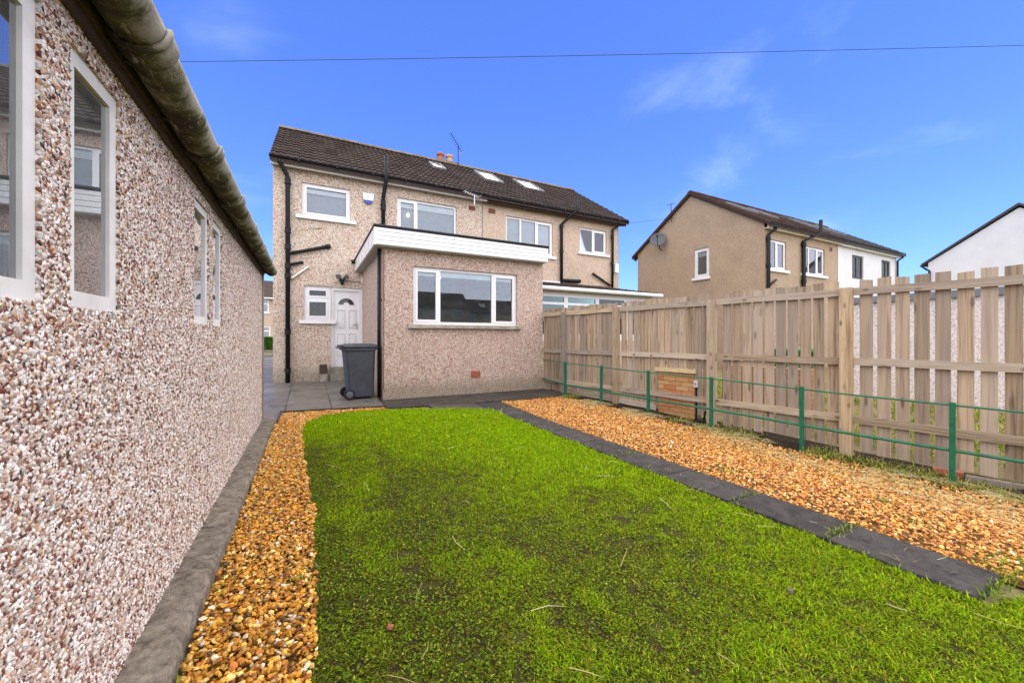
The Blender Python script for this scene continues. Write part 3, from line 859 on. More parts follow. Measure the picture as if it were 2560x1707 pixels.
window(A, 'y', *winB, YH, (.52, 1.2), sill=(.1, .08, .07), blind=.17, sky_sheet=True, sash=(0,), fr=.06)
window(A, 'y', *winS, YH, (1,), sill=(.11, .085, .07), fr=.07, transom=2.20, sash=(0,), sill_mat='white_paint', glass='glass_dark')
# door with frame, leaf, fan light, panels
m = MB(); a, b, c, d = door; m.box((a, YH + .03, c), (a + .06, YH + .11, d)); m.box((b - .085, YH + .03, c), (b, YH + .11, d)); m.box((a + .06, YH + .03, d - .08), (b - .085, YH + .11, d))
dr = m.build('door', 'upvc', A)
m = MB(); la, lb, lc, ld = a + .06, b - .085, c, d - .08; m.box((la, YH + .07, lc), (lb, YH + .10, ld)); m.build('leaf', 'upvc', dr)
wl = lb - la
for (ua, ub, va, vb) in ((.12, .43, 1.02, 1.50), (.57, .88, 1.02, 1.50), (.12, .43, .30, .88), (.57, .88, .30, .88)):
    xa, xb = la + wl * ua, la + wl * ub; za, zb = lc + va, lc + vb; t = .02
    m = MB()
    for q in ((xa, xb, zb - t, zb), (xa, xb, za, za + t), (xa, xa + t, za + t, zb - t), (xb - t, xb, za + t, zb - t)): m.box((q[0], YH + .050, q[2]), (q[1], YH + .0701, q[3]))
    m.box((xa + .045, YH + .056, za + .045), (xb - .045, YH + .0701, zb - .045))
    m.build('panel', 'upvc', dr)
cx, cz, ro, ri = (la + lb) / 2, lc + 1.62, .19, .075
def arc(r0, r1, y0, y1, n=14):
    mm = MB()
    for k in range(n):
        t0, t1 = math.pi * k / n, math.pi * (k + 1) / n
        p = [(cx + math.cos(t0) * r0, y0, cz + math.sin(t0) * r0 * .9), (cx + math.cos(t1) * r0, y0, cz + math.sin(t1) * r0 * .9), (cx + math.cos(t1) * r1, y0, cz + math.sin(t1) * r1 * .9), (cx + math.cos(t0) * r1, y0, cz + math.sin(t0) * r1 * .9)]
        mm.prism(p, (0, y1 - y0, 0))
    return mm
M['dark_glass'] = plain('dark_fan_glass', (.02, .018, .017), .12, .5, .1, 3)
arc(ri, ro, YH + .064, YH + .0702).build('fan_light', 'dark_glass', dr)
arc(ro, ro + .025, YH + .058, YH + .0702).build('fan_moulding', 'upvc', dr)
m = MB(); m.box((lb - .06, YH + .045, lc + .98), (lb - .035, YH + .0701, lc + 1.16)); m.box((lb - .14, YH + .03, lc + 1.09), (lb - .035, YH + .045, lc + 1.11)); m.build('handle', 'metal', dr)
# step below the door
m = MB(); m.box((.50, YH - .16, -.02), (1.27, YH + .10, .30)); m.box((.50, YH - .04, .30), (1.27, YH + .12, .46)); m.build('doorstep', 'sill_stone', A)
m = MB(); m.box((XL + .05, YH - .05, -.02), (.24, YH, .10)); m.build('plinth', 'kerb', A)
# roof
ra = roof_slab(A, XL - .05, XP, EY, EZ, RY, RZ, YF, 'tile')
SK1 = (3.73, 4.16, 12.77, 13.44)
tiled_slope(ra, XL - .05, XP, EY, EZ, RY, RZ, 'tile', 18, 12, [SK1])
skylight(ra, *SK1, EY, EZ, RY, RZ)
def ridge(parent, x0, x1, y, z, mat='ridge', n=12, r=.11):
    w = (x1 - x0) / n
    mm = MB(); prof = [(math.cos(math.pi * k / 8) * r * 1.25, math.sin(math.pi * k / 8) * r) for k in range(9)]
    mm.loft([[(0, p, q) for p, q in prof], [(w * .985, p, q) for p, q in prof]])
    me = mm.mesh('ridge_tile', mat)
    for i in range(n): link('ridge_tile', me, parent, (x0 + i * w, y, z - .03 + random.uniform(-.006, .006)), (0, 0, random.uniform(-.01, .01)))
ridge(ra, XL - .05, XP, RY, RZ + .02)
m = MB(); m.box((XL - .03, 10.80, 5.345), (XP + .08, 10.84, 5.50)); m.build('fascia_board', 'upvc', A)
m = MB(); m.box((XL - .03, 10.845, 5.38), (XP, 10.998, 5.40)); m.build('soffit', 'soffit', A)
gutter('gutter', XL - .06, XP, 10.728, 5.525, 'black_plastic', A, .062, [x for x in np.arange(-.2, 4.6, .85)])
dpx = -.435
downpipe(A, [(-.60, 10.74, 5.46), (-.60, 10.76, 5.40), (-.46, 10.89, 5.17), (dpx, 10.90, 5.08), (dpx, 10.90, .12)], .052, 'black_iron', [(dpx, 10.9, z) for z in (5.0, 3.82, 2.96, 3.42, 2.72, 1.36, .42)])
downpipe(A, [(dpx, 10.90, 3.25), (.43, 10.95, 3.53), (.45, 11.02, 3.535)], .042, 'black_iron', (), 'waste_pipe')
m = MB(); m.tube([(.40, 10.945, 3.52), (.50, 10.96, 3.55)], .058, 12); m.build('pipe_boss', 'black_iron', A)
downpipe(A, [(dpx, 10.90, 2.98), (-.14, 10.95, 3.08), (-.12, 11.02, 3.085)], .036, 'black_iron', (), 'waste_pipe')
downpipe(A, [(dpx, 10.90, 2.67), (-.34, 10.94, 2.68), (.0, 10.965, 2.98), (.02, 11.02, 2.99)], .022, 'cream', (), 'waste_pipe')
downpipe(A, [(1.80, 10.92, 3.25), (1.80, 10.92, 5.0), (1.83, 10.66, 5.36), (1.83, 10.66, 6.02)], .052, 'black_plastic', [(1.80, 10.92, 4.85), (1.80, 10.92, 4.72)], 'soil_pipe')
m = MB(); m.box((4.29, YH - .012, 5.07), (4.50, YH + .02, 5.20))
vt = m.build('air_vent', 'brown_brick', A)
for k in range(3):
    mm = MB(); mm.box((4.30, YH - .018, 5.085 + k * .04), (4.49, YH - .0125, 5.10 + k * .04)); mm.build('slat', 'brown_brick', vt)
# chimney at the ridge, shared
ch = thing('chimney_stack', 'low mossy chimney stack with one red and one buff pot on the ridge', 'chimney', (4.62, 14.3, 7.5))
m = MB(); m.box((-.42, -.22, -.25), (.42, .22, .30)); m.box((-.46, -.26, .30), (.46, .26, .36)); m.build('stack', 'ridge', ch)
for x, mt in ((-.18, 'terracotta'), (.17, 'buff_clay')):
    m = MB(); m.tube([(x, 0, .36), (x, 0, .58), (x, 0, .60), (x, 0, .66), (x, 0, .68)], [.125, .11, .15, .155, .13], 16)
    m.build('chimney_pot', mt, ch, smooth=False)
# ---- right house of the pair
B = thing('semi_detached_house', 'tan harled house with worn dark gutter and two large skylights, right half of the pair', 'house', (0, 0, 0))
winC = (5.555, 7.338, 3.94, 5.09); winD = (8.465, 9.68, 4.235, 5.11)
m = MB()
wall_with_holes(m, 'y', YH + .012, XP, XR, -.05, WT, [winC, winD], .12)
m.quad((XR, YH, -.05), (XR, YF, -.05), (XR, YF, WT + .10), (XR, RY, RZ - .12), (XR, YH, WT + .10))
m.quad((XP, YF, -.05), (XR, YF, -.05), (XR, YF, WT), (XP, YF, WT))
m.quad((XP, YH + .14, 5.35), (XR, YH + .14, 5.35), (XR, YF, 5.35), (XP, YF, 5.35))
m.quad((XP, YH + .14, 2.75), (XR, YH + .14, 2.75), (XR, YF, 2.75), (XP, YF, 2.75))
m.build('wall', 'harl_b', B)
window(B, 'y', *winC, YH + .012, (.95, 1.15, 1.15), sill=(.1, .08, .07), sky_sheet=True, sash=(2,), fr=.06)
window(B, 'y', *winD, YH + .012, (1, 1), sill=(.1, .08, .07), sky_sheet=True, fr=.06, sash=(1,))
rb = roof_slab(B, XP, XR + .25, EY, EZ, RY, RZ, YF, 'tile_b')
SK2 = (5.51, 6.23, 12.53, 13.65); SK3 = (7.11, 7.91, 12.48, 13.58)
tiled_slope(rb, XP, XR + .25, EY, EZ, RY, RZ, 'tile_b', 19, 12, [SK2, SK3])
skylight(rb, *SK2, EY, EZ, RY, RZ); skylight(rb, *SK3, EY, EZ, RY, RZ)
ridge(rb, XP, XR + .25, RY, RZ + .02)
m = MB(); m.box((XP + .09, 10.80, 5.34), (XR + .2, 10.84, 5.50)); m.build('fascia_board', 'brown_board', B)
m = MB(); m.box((XP + .01, 10.845, 5.375), (XR + .2, 10.998, 5.395)); m.build('soffit', 'brown_board', B)
gutter('gutter', XP + .01, XR + .24, 10.735, 5.505, 'black_iron', B, .062, [x for x in np.arange(5.2, 10.4, .8)])
downpipe(B, [(8.0, 10.60, 5.96), (8.0, 10.60, 5.48), (7.90, 10.72, 5.38), (7.63, 10.93, 5.06), (7.63, 10.93, 2.95)], .052, 'black_iron', [(7.63, 10.93, z) for z in (5.0, 4.15)], 'soil_pipe')
downpipe(B, [(7.63, 10.93, 3.17), (8.42, 10.94, 3.19)], .062, 'black_iron', (), 'waste_pipe')
downpipe(B, [(10.20, 10.76, 5.44), (10.16, 10.80, 5.38), (9.90, 10.93, 5.18), (9.885, 10.93, 3.0)], .045, 'black_iron', [(9.885, 10.93, z) for z in (4.9, 3.95)])
downpipe(B, [(8.98, 10.94, 3.51), (9.80, 10.94, 3.12)], .04, 'black_iron', (), 'waste_pipe')
m = MB(); m.box((4.953, YH - .004, 5.08), (5.176, YH + .03, 5.22)); m.build('air_vent', 'brown_brick', B)
m = MB(); m.box((10.02, YH - .08, 3.62), (10.18, YH + .01, 3.95)); m.build('meter_box', 'cream', B)
m = MB(); m.box((XP - .012, YH - .006, .0), (XP + .012, YH + .01, 5.34)); m.build('party_joint', 'lead', B)
# lit ceiling lamps behind the glass
def lamp(x, y, zc, drop, label):
    t = thing('pendant_lamp', label, 'lamp', (x, y, zc), 'lit pendant lamps inside')
    m = MB(); m.tube([(0, 0, 0), (0, 0, -drop)], .006, 6); m.build('cord', 'white_paint', t)
    m = MB(); m.tube([(0, 0, -drop - .10), (0, 0, -drop - .085), (0, 0, -drop - .05), (0, 0, -drop - .015), (0, 0, -drop)], [.01, .026, .034, .026, .01], 12); m.build('bulb', 'bulb', t, smooth=True)
lamp(2.52, 11.17, 5.35, .60, 'small lit lamp glowing behind the first floor window right of the soil pipe')

# ================================================================== rear extension
EXL, EXR, YE = 1.28, 4.905, 7.8
E_ = thing('rear_extension', 'flat roofed pebble dashed extension with wide white window and white board fascia', 'extension', (0, 0, 0))
winE = (1.862, 4.222, 1.482, 2.648)
m = MB()
wall_with_holes(m, 'y', YE, EXL, EXR, -.04, 2.96, [winE], .12)
m.quad((EXL, YE, -.04), (EXL, YE, 2.96), (EXL, YH, 2.96), (EXL, YH, -.04))
m.quad((EXR, YE, -.04), (EXR, YH, -.04), (EXR, YH, 2.96), (EXR, YE, 2.96))
m.quad((EXL, YE + .12, 2.80), (EXR, YE + .12, 2.80), (EXR, YH, 2.80), (EXL, YH, 2.80))
m.build('wall', 'dash_ext', E_)
M['room'] = plain('painted_room', (.20, .20, .20), .9, .1, .05, 1)
m = MB(); m.quad((EXL + .05, YH - .35, 0), (EXR - .05, YH - .35, 0), (EXR - .05, YH - .35, 2.8), (EXL + .05, YH - .35, 2.8)); m.quad((EXL, YE, .02), (EXR, YE, .02), (EXR, YH, .02), (EXL, YH, .02)); m.build('inner_room', 'room', E_)
w = window(E_, 'y', *winE, YE, (.49, 1.22, .53), fr=.055, blind=.11, sash=(0, 2), inset=.06)
m = MB()
NS = 24; secs = []
for k in range(NS + 1):
    x = 1.75 + (4.295 - 1.75) * k / NS; j = random.uniform(-.004, .004)
    secs.append([(x, YE - .085 + j, 1.405 + j), (x, YE - .08 + j, 1.462), (x, YE + .06, 1.480), (x, YE + .06, 1.40)])
m.loft(secs); m.build('sill', 'sill_stone', w)
# fascia: three boards on the rear and on the left side, black trim on top
FXL, FXR, FY, FZ0, FZ1 = 1.10, 4.915, 7.60, 2.955, 3.285
fz = MB(); fz.box((FXL + .03, FY + .03, FZ0 + .01), (FXR - .03, YH - .02, FZ1 - .03)); fa = fz.build('flat_roof', 'lead', E_)
bh = (FZ1 - FZ0) / 4
for k in range(4):
    m = MB(); z0 = FZ0 + k * bh
    m.prism([(FXL, FY, z0), (FXL, FY - .012, z0 + .012), (FXL, FY - .012, z0 + bh - .012), (FXL, FY, z0 + bh - .001), (FXL, FY + .028, z0 + bh - .001), (FXL, FY + .028, z0)], (FXR - FXL, 0, 0)); m.build('fascia_board', 'upvc', fa)
m = MB(); m.box((FXL - .0135, FY - .0135, FZ0 - .004), (FXL + .028, FY + .03, FZ1)); m.build('corner_trim', 'upvc', fa)
m = MB(); m.box((FXL - .010, FY + .0305, FZ0), (FXL + .025, YH - .002, FZ1)); m.build('side_fascia', 'upvc', fa)
m = MB(); m.box((FXR - .026, FY + .03, FZ0), (FXR + .004, YH - .002, FZ1)); m.build('side_fascia', 'upvc', fa)
m = MB(); m.box((FXL + .0255, FY + .0285, FZ0 - .012), (FXR - .03, YE + .06, FZ0 + .006)); m.box((FXL + .0255, YE + .06, FZ0 - .012), (EXL + .05, YH - .01, FZ0 + .006)); m.build('soffit', 'soffit', fa)
m = MB(); m.tube([(FXR + .01, FY - .005, FZ1 + .018), (FXL - .005, FY - .005, FZ1 + .018), (FXL - .005, YH - .06, FZ1 - .03)], .034, 8); m.build('roof_trim', 'black_plastic', fa)
m = MB(); m.tube([(FXL - .10, YH - .10, FZ1 - .10), (FXL + .02, YH - .10, FZ1 - .08)], .05, 10); m.build('trim_end', 'black_plastic', fa)
downpipe(E_, [(1.228, 7.93, 2.96), (1.228, 7.93, .05)], .034, 'black_plastic', (), 'downpipe')
for z in (1.95, 1.02):
    m = MB(); m.box((1.228, 7.895, z - .018), (1.285, 7.965, z + .018)); m.build('pipe_clip', 'black_plastic', E_)
m = MB(); m.tube([(1.293, 7.79, 2.9), (1.293, 7.79, .2)], .007, 6); m.build('wall_cable', 'brown_brick', E_)
m = MB(); m.box((3.092, YE - .010, .355), (3.31, YE + .03, .50)); vb = m.build('air_brick', 'red_vent', E_)
for k in range(4):
    mm = MB(); mm.box((3.10, YE - .020, .372 + k * .033), (3.302, YE - .0105, .388 + k * .033)); mm.build('slat', 'red_vent', vb)
t = lamp(2.62, 8.5, 2.80, .16, 'small lit lamp glowing inside the extension window beside its left mullion')

# ================================================================== neighbour's sun room
S = thing('sun_room', 'lean to sun room with white frames and dark tiled roof behind the fence', 'sun room', (0, 0, 0))
SX0, SX1, SY = 4.925, 9.10, 8.32
m = MB(); m.box((SX0, SY, -.1), (SX1, SY + .2, 1.13)); m.build('dwarf_wall', 'harl_b', S)
m = MB(); m.box((SX0, SY + .005, 1.1305), (SX1, SY + .16, 1.25)); m.build('sill', 'upvc', S)
m = MB(); m.box((SX0, SY + .02, 2.335), (SX1, SY + .12, 2.44)); m.build('head_board', 'cream', S)
nb = 4; wpx = (SX1 - SX0) / nb
for k in range(nb):
    a = SX0 + k * wpx; window(S, 'y', a + .002, a + wpx - .002, 1.252, 2.334, SY + .02, (1,), fr=.06, transom=2.10, inset=.01, depth=.06, sash=None, glass='glass_low')
m = MB(); m.quad((SX1, SY + .1, 0), (SX1, 10.95, 0), (SX1, 10.95, 3.0), (SX1, SY + .1, 2.42)); m.build('side_wall', 'harl_b', S)
m = MB(); m.quad((SX0 + .02, 10.9, 0), (SX1, 10.9, 0), (SX1, 10.9, 3.0), (SX0 + .02, 10.9, 3.0)); m.build('inner_wall', 'room', S)
m = MB(); m.prism([(SX0, 8.14, 2.47), (SX0, 10.99, 3.03), (SX0, 10.99, 2.95), (SX0, 8.14, 2.40)], (SX1 + .05 - SX0, 0, 0)); sr = m.build('roof', 'tile', S)
tiled_slope(sr, SX0, SX1 + .06, 8.12, 2.47, 10.98, 3.03, 'tile', 13, 9)
m = MB(); m.tube([(SX0, 8.10, 2.45), (SX1 + .14, 8.10, 2.45)], .05, 10); m.build('gutter', 'upvc', S, smooth=False)
m = MB(); m.box((SX0, 10.93, 3.06), (7.7, 10.995, 3.12)); m.build('flashing', 'white_paint', S)
m = MB(); m.tube([(SX1 + .08, 8.12, 2.42), (SX1 + .08, 8.25, 2.30), (SX1 + .08, 8.27, .0)], .034, 10); m.build('downpipe', 'upvc', S)

# ================================================================== things fixed to the houses
al = thing('alarm_box', 'white and blue burglar alarm box on the wall right of the first floor window', 'alarm', (1.425, YH - .0, 4.78))
def shield(z0, z1, w0, w1, d): return [(-w0, -d, z0), (w0, -d, z0), (w1, -d, z1), (-w1, -d, z1)]
m = MB(); m.prism([(-.12, -.06, .09), (.12, -.06, .09), (.148, -.06, .27), (-.148, -.06, .28)], (0, .06, 0)); m.build('cover', 'upvc', al)
m = MB(); m.prism([(-.06, -.055, .0), (.06, -.055, .0), (.115, -.055, .088), (-.115, -.055, .088)], (0, .055, 0)); m.build('strobe', 'blue', al)
m = MB()
for k in range(3): m.box((-.09, -.0625, .20 - k * .03), (.09 - .03 * k, -.0602, .212 - k * .03))
m.build('printed_lines', 'metal', al)
sl = thing('security_light', 'dark twin floodlight with sensor above the white door', 'light', (.78, YH, 2.6))
m = MB(); m.box((-.06, -.05, .06), (.06, -.001, .14)); m.build('base_plate', 'black_plastic', sl)
for s in (-1, 1):
    m = MB(); m.tube([(s * .05, -.06, .14), (s * .09, -.12, .19), (s * .10, -.19, .17)], [.035, .05, .062], 10); m.build('lamp_head', 'hub', sl)
m = MB(); m.tube([(0, -.05, .05), (0, -.10, .02), (0, -.13, .0)], [.03, .045, .035], 10); m.build('sensor', 'black_plastic', sl)
m = MB(); m.tube([(.06, -.006, .10), (.35, -.008, .085), (.44, -.008, .09)], .006, 6); m.build('cable', 'black_plastic', sl)
m = MB(); m.box((1.245, YH - .05, 2.66), (1.279, YH - .001, 2.80)); tag(m.build('junction_box', 'upvc'), 'small white junction box in the corner beside the white door', 'box')
gl = thing('drain_gully', 'weathered brown drain hopper on a concrete block left of the door', 'drain', (.34, YH - .12, .09))
m = MB(); m.box((-.085, -.06, .22), (.085, .1, .45)); m.build('hopper', 'brown_board', gl)
m = MB(); m.box((-.07, -.07, -.02), (.09, .09, .218)); m.build('block', 'sill_stone', gl)
# television aerials
def yagi(name, label, loc, mast, d, L_, els, mat):
    t = thing(name, label, 'aerial', loc)
    m = MB(); m.tube([(0, 0, 0), (0, 0, mast)], .016, 8); m.build('mast', mat, t)
    d = Vector(d).normalized(); c = Vector((0, 0, mast - .03)); s = d.cross(Vector((0, 0, 1))).normalized()
    m = MB(); m.tube([tuple(c - d * L_ * .3), tuple(c + d * L_ * .7)], .010, 6)
    bo = m.build('boom', mat, t)
    for k in range(els):
        p = c + d * (L_ * (-.25 + .93 * k / (els - 1))); h = .14 - .05 * k / els
        m = MB(); m.tube([tuple(p - s * h), tuple(p + s * h)], .005, 5); m.build('element', mat, bo)
    u = d.cross(s)
    for sg in (-1, 1):
        p = c - d * L_ * .3; m = MB(); m.tube([tuple(p + s * -.13 + Vector((0, 0, sg * .05))), tuple(p + s * .13 + Vector((0, 0, sg * .05)))], .007, 5); m.build('reflector', 'metal', bo)
    return t
yagi('television_aerial', 'television aerial on a slim mast beside the chimney pots', (5.02, 13.95, 7.62), .85, (-.6, -.3, .55), .75, 9, 'black_iron')
yagi('television_aerial', 'small white television aerial fixed to the fascia near the party wall', (4.34, 10.66, 5.12), .30, (-.95, -.3, .1), .55, 7, 'upvc')
m = MB(); m.tube([(4.34, 10.66, 5.2), (4.34, 10.81, 5.42)], .012, 6); tag(m.build('aerial_bracket', 'metal'), 'grey bracket holding the small white aerial to the fascia', 'bracket')
# cables
def cable(name, label, a, b, sag, r, mat='black_plastic', n=28):
    a, b = Vector(a), Vector(b); pts = []
    for k in range(n + 1):
        t = k / n; p = a.lerp(b, t); p.z -= sag * 4 * t * (1 - t); pts.append(tuple(p))
    m = MB(); m.tube(pts, r, 6); return tag(m.build(name, mat), label, 'cable')
fw = Vector((math.sin(YAW), math.cos(YAW), 0)); rt = Vector((math.cos(YAW), -math.sin(YAW), 0))
def at_depth(u, v, d): return fw * d + rt * ((u - 1176) / 894 * d) + Vector((0, 0, 1.2 + (777 - v) / 894 * d))
cable('overhead_cable', 'thin dark overhead cable crossing the whole sky', at_depth(-200, 148, 13.0), at_depth(3100, 82, 13.0), .16, .008)
cable('telephone_cable', 'thin telephone cable strung from the house wall to the tan gable', (.02, 10.97, 3.95), (15.06, 12.5, 6.79), .25, .006)

# ================================================================== the wheelie bin
def rrect(w, d, r, z, cx=0, cy=0, n=4):
    pts = []
    for (sx, sy, a0) in ((1, 1, 0), (-1, 1, 90), (-1, -1, 180), (1, -1, 270)):
        for k in range(n + 1):
            a = R(a0 + 90 * k / n); pts.append((cx + sx * (w / 2 - r) + math.cos(a) * r, cy + sy * (d / 2 - r) + math.sin(a) * r, z))
    return pts
def wheelie_bin(label, loc, rz, mat, group=None):
    """hinge and wheels towards local -X"""
    t = thing('wheelie_bin', label, 'bin', loc, group); t.rotation_euler = (0, 0, rz)
    m = MB()
    secs = []
    for z, w, d, cx in ((.035, .44, .44, .03), (.05, .455, .455, .03), (.30, .48, .475, .02), (.62, .515, .505, .01), (.90, .545, .53, 0), (.925, .56, .545, 0), (.93, .60, .575, 0), (.985, .605, .58, 0), (.99, .58, .56, 0)):
        secs.append(rrect(w, d, .06, z, cx))
    m.loft(secs); body = m.build('body', mat, t, smooth=False)
    m = MB(); m.prism([(-.30, -.235, .935), (-.36, -.235, .985), (-.36, -.235, 1.0), (-.30, -.235, .98)], (0, .47, 0)); m.tube([(-.37, -.235, .985), (-.37, .235, .985)], .018, 10); m.build('handle', mat, t)
    m = MB(); secs = []
    for z, w, d, cx in ((.978, .64, .60, .01), (1.005, .66, .615, .01), (1.03, .62, .575, .005), (1.052, .48, .44, 0), (1.058, .28, .26, 0)):
        secs.append(rrect(w, d, .07, z, cx))
    m.loft(secs); m.build('lid', mat, t, smooth=True)
    m = MB(); m.box((-.36, -.20, 1.0), (-.30, -.10, 1.03)); m.box((-.36, .10, 1.0), (-.30, .20, 1.03)); m.build('hinge', mat, t)
    m = MB(); m.tube([(-.20, -.27, .10), (-.20, .27, .10)], .012, 8); m.build('axle', 'metal', t)
    for s in (-1, 1):
        m = MB(); y0, y1 = s * .225, s * .275
        m.tube([(-.20, y0, .10), (-.20, y0 + s * .008, .10), (-.20, y1 - s * .008, .10), (-.20, y1, .10)], [.086, .10, .10, .086], 22); wh = m.build('wheel', 'rubber', t)
        m = MB(); m.tube([(-.20, y1, .10), (-.20, y1 + s * .006, .10)], [.062, .055], 18); m.tube([(-.20, y1 + s * .006, .10), (-.20, y1 + s * .016, .10)], [.02, .018], 10); m.build('hub', 'hub', wh)
    return t
wheelie_bin('dark grey wheelie bin standing in front of the white door by the extension corner', (.875, 8.16, .042), R(4), 'bin_grey')
wheelie_bin('green wheelie bin behind the fence, glimpsed through the gaps between the boards', (8.35, 4.15, -.03), R(80), 'green_bin')

# ================================================================== timber fence
FN = thing('timber_fence', 'weathered timber board fence with square posts and three rails', 'fence', (5.5, 4, 0))
FA = math.atan(FK)                      # angle of the fence line to the Y axis
def fence_pt(y, off, z): return Vector((fence_x(y, off), y, z)) - Vector((5.5, 4, 0))
dl = math.cos(FA)
# posts stand proud of the rails on this side
for yp, zt, mt in ((7.03, 1.775, 'old_wood'), (5.62, 1.80, 'post'), (3.83, 1.765, 'post'), (2.25, 1.80, 'post'), (.45, 1.80, 'post')):
    m = MB(); m.box((-.05, -.055, -.35), (.05, .055, zt - .004)); m.add([(-.046, -.051, zt), (.046, -.051, zt), (.046, .051, zt), (-.046, .051, zt)], [(0, 1, 2, 3)])
    m.add([(-.05, -.055, zt - .004), (.05, -.055, zt - .004), (.046, -.051, zt), (-.046, -.051, zt), (.05, .055, zt - .004), (.046, .051, zt), (-.05, .055, zt - .004), (-.046, .051, zt)], [(0, 1, 2, 3), (1, 4, 5, 2), (4, 6, 7, 5), (6, 0, 3, 7)])
    m.build('post', mt, FN, loc=fence_pt(yp, -.012, 0), rot=(0, 0, FA))
# rails from post to post
def rail_between(ya, yb, za, zb, h=.085, th=.040):
    yc = (ya + yb) / 2; ln = abs(yb - ya) / dl
    m = MB(); n = 8; secs = []
    for k in range(n + 1):
        y = -ln / 2 + ln * k / n; b = .004 * math.sin(k * 1.1 + ya)
        secs.append([(0 + b * .4, y, -h / 2 + b), (th, y, -h / 2 + b), (th, y, h / 2 + b), (0 + b * .4, y, h / 2 + b)])
    m.loft(secs)
    m.build('rail', 'rail', FN, loc=fence_pt(yc, .0, (za + zb) / 2), rot=(math.atan2(zb - za, ln) , 0, FA))
bays = [(7.79, 7.085), (6.975, 5.675), (5.565, 3.885), (3.775, 2.305), (2.195, .505)]
for a, b in bays:
    for z in (1.748, .915 if a > 4 else .925, .245):
        rail_between(b, a, z, z)
for a, b in bays[1:3]:
    z0 = .045 if a > 6 else .02
    bb = 4.80 if a < 6 else b
    rail_between(bb, a, z0 - .01, z0 + .012, .09, .03)
# boards on the far side of the rails, each a board of its own, uneven at the top
bmesh_cache = []
for k in range(10):
    w = random.uniform(.108, .115); zt = random.uniform(1.866, 1.896); m = MB(); n = 6; secs = []
    sl_ = random.uniform(-.008, .008)
    for i in range(n + 1):
        z = (i / n); bow = .006 * math.sin(i / n * math.pi + k)
        secs.append([(bow, -w / 2, z), (.018 + bow, -w / 2, z), (.018 + bow, w / 2, z + (sl_ if i == n else 0)), (bow, w / 2, z + (sl_ if i == n else 0))])
    m.loft(secs); bmesh_cache.append((m.mesh('board', 'board'), zt))
def put_board(y, zb, kind):
    me, zt = bmesh_cache[kind % 10]
    o = link('board', me, FN, fence_pt(y, .042, zb), (random.uniform(-.0025, .0025), random.uniform(-.003, .003), FA)); o.scale = (1, 1, zt - zb)
y = 2.095; k = 0
while y > -.2:                         # nearest bays: wide gaps
    put_board(y, -.13 - .012 * (2.1 - y) + random.uniform(-.01, .01), k); y -= .149; k += 1
y = 2.40
while y < 3.76:
    put_board(y, -.10 + random.uniform(-.015, .02), k); y += .138; k += 1
y = 3.95
while y < 5.56:
    zb = .665 if 4.14 < y < 4.79 else .0
    put_board(y, zb + random.uniform(-.008, .008), k); y += .128; k += 1
y = 5.70
while y < 7.80:
    put_board(y, .02 + random.uniform(-.01, .01), k); y += .126; k += 1

# ---- green painted rail fence in front of it
GF = thing('green_rail_fence', 'low green painted metal fence with two rails in front of the timber fence', 'fence', (5, 3.5, 0))
def gpt(y, z): return Vector((fence_x(y, -.30), y, z)) - Vector((5, 3.5, 0))
def gtop(y): return .545 + (y - .94) * (.683 - .545) / (6.65 - .94)
def gbot(y): return .110 + (y - .94) * (.235 - .110) / (6.65 - .94)
for yp in (6.65, 5.70, 4.69, 3.655, 2.56, 1.355, .2):
    g0 = float(gz(fence_x(yp, -.3), yp)) - .10
    m = MB(); zt = gtop(yp) + .022 - g0
    m.box((-.020, -.020, 0), (.020, .020, zt)); m.box((-.023, -.023, zt), (.023, .023, zt + .006))
    m.build('post', 'green_paint', GF, loc=gpt(yp, g0), rot=(random.uniform(-.012, .012), random.uniform(-.012, .012), FA))
ys_ = np.linspace(-.4, 6.65, 34)
for fn, r in ((gtop, .010), (gbot, .016)):
    m = MB(); m.tube([tuple(gpt(yy, fn(yy) + .005 * math.sin(yy * 2.2))) for yy in ys_] + [(4.885 - 5, 7.74 - 3.5, fn(7.7))], r, 8); m.build('rail', 'green_paint', GF)

# ---- brick pier let into the fence line, with coping and socket
PB = thing('brick_pier', 'low buff brick pier with sandstone coping set into the timber fence', 'pier', tuple(fence_pt(4.46, .045, -.16) + Vector((5.5, 4, 0)))); PB.rotation_euler = (0, 0, FA)
m = MB(); m.box((.006, -.325, -.1), (.21, .325, .79)); m.build('core', 'mortar', PB)
me_f = MB().box((0, -.105, 0), (.10, .105, .064)).mesh('brick', 'brick'); me_h = MB().box((0, -.049, 0), (.10, .049, .064)).mesh('brick', 'brick')
for r in range(11):
    z = .0 + r * .0725; y = -.328
    seq = ['f', 'f', 'f'] if r % 2 == 0 else ['h', 'f', 'f', 'h']
    for q in seq:
        hw = .105 if q == 'f' else .049
        link('brick', me_f if q == 'f' else me_h, PB, (random.uniform(-.003, .003), y + hw + .0035, z), (0, 0, random.uniform(-.01, .01)))
        y += 2 * hw + .0085
for (a, b) in ((-.36, -.10), (-.095, .365)):
    m = MB(); m.box((-.035, a, .80), (.25, b, .862)); m.build('coping', 'coping', PB)
sk = thing('outdoor_socket', 'white outdoor socket with black conduit on the side of the brick pier', 'socket', tuple(fence_pt(4.105, .03, .43) + Vector((5.5, 4, 0)))); sk.rotation_euler = (0, 0, FA)
m = MB(); m.box((-.02, -.03, 0), (.035, .025, .10)); m.build('cover', 'upvc', sk)
m = MB(); m.box((-.024, -.018, .02), (-.0202, .012, .08)); m.build('flap', 'metal', sk)
m = MB(); m.tube([(.01, 0, 0), (.01, .0, -.52)], .014, 8); m.build('conduit', 'black_plastic', sk)

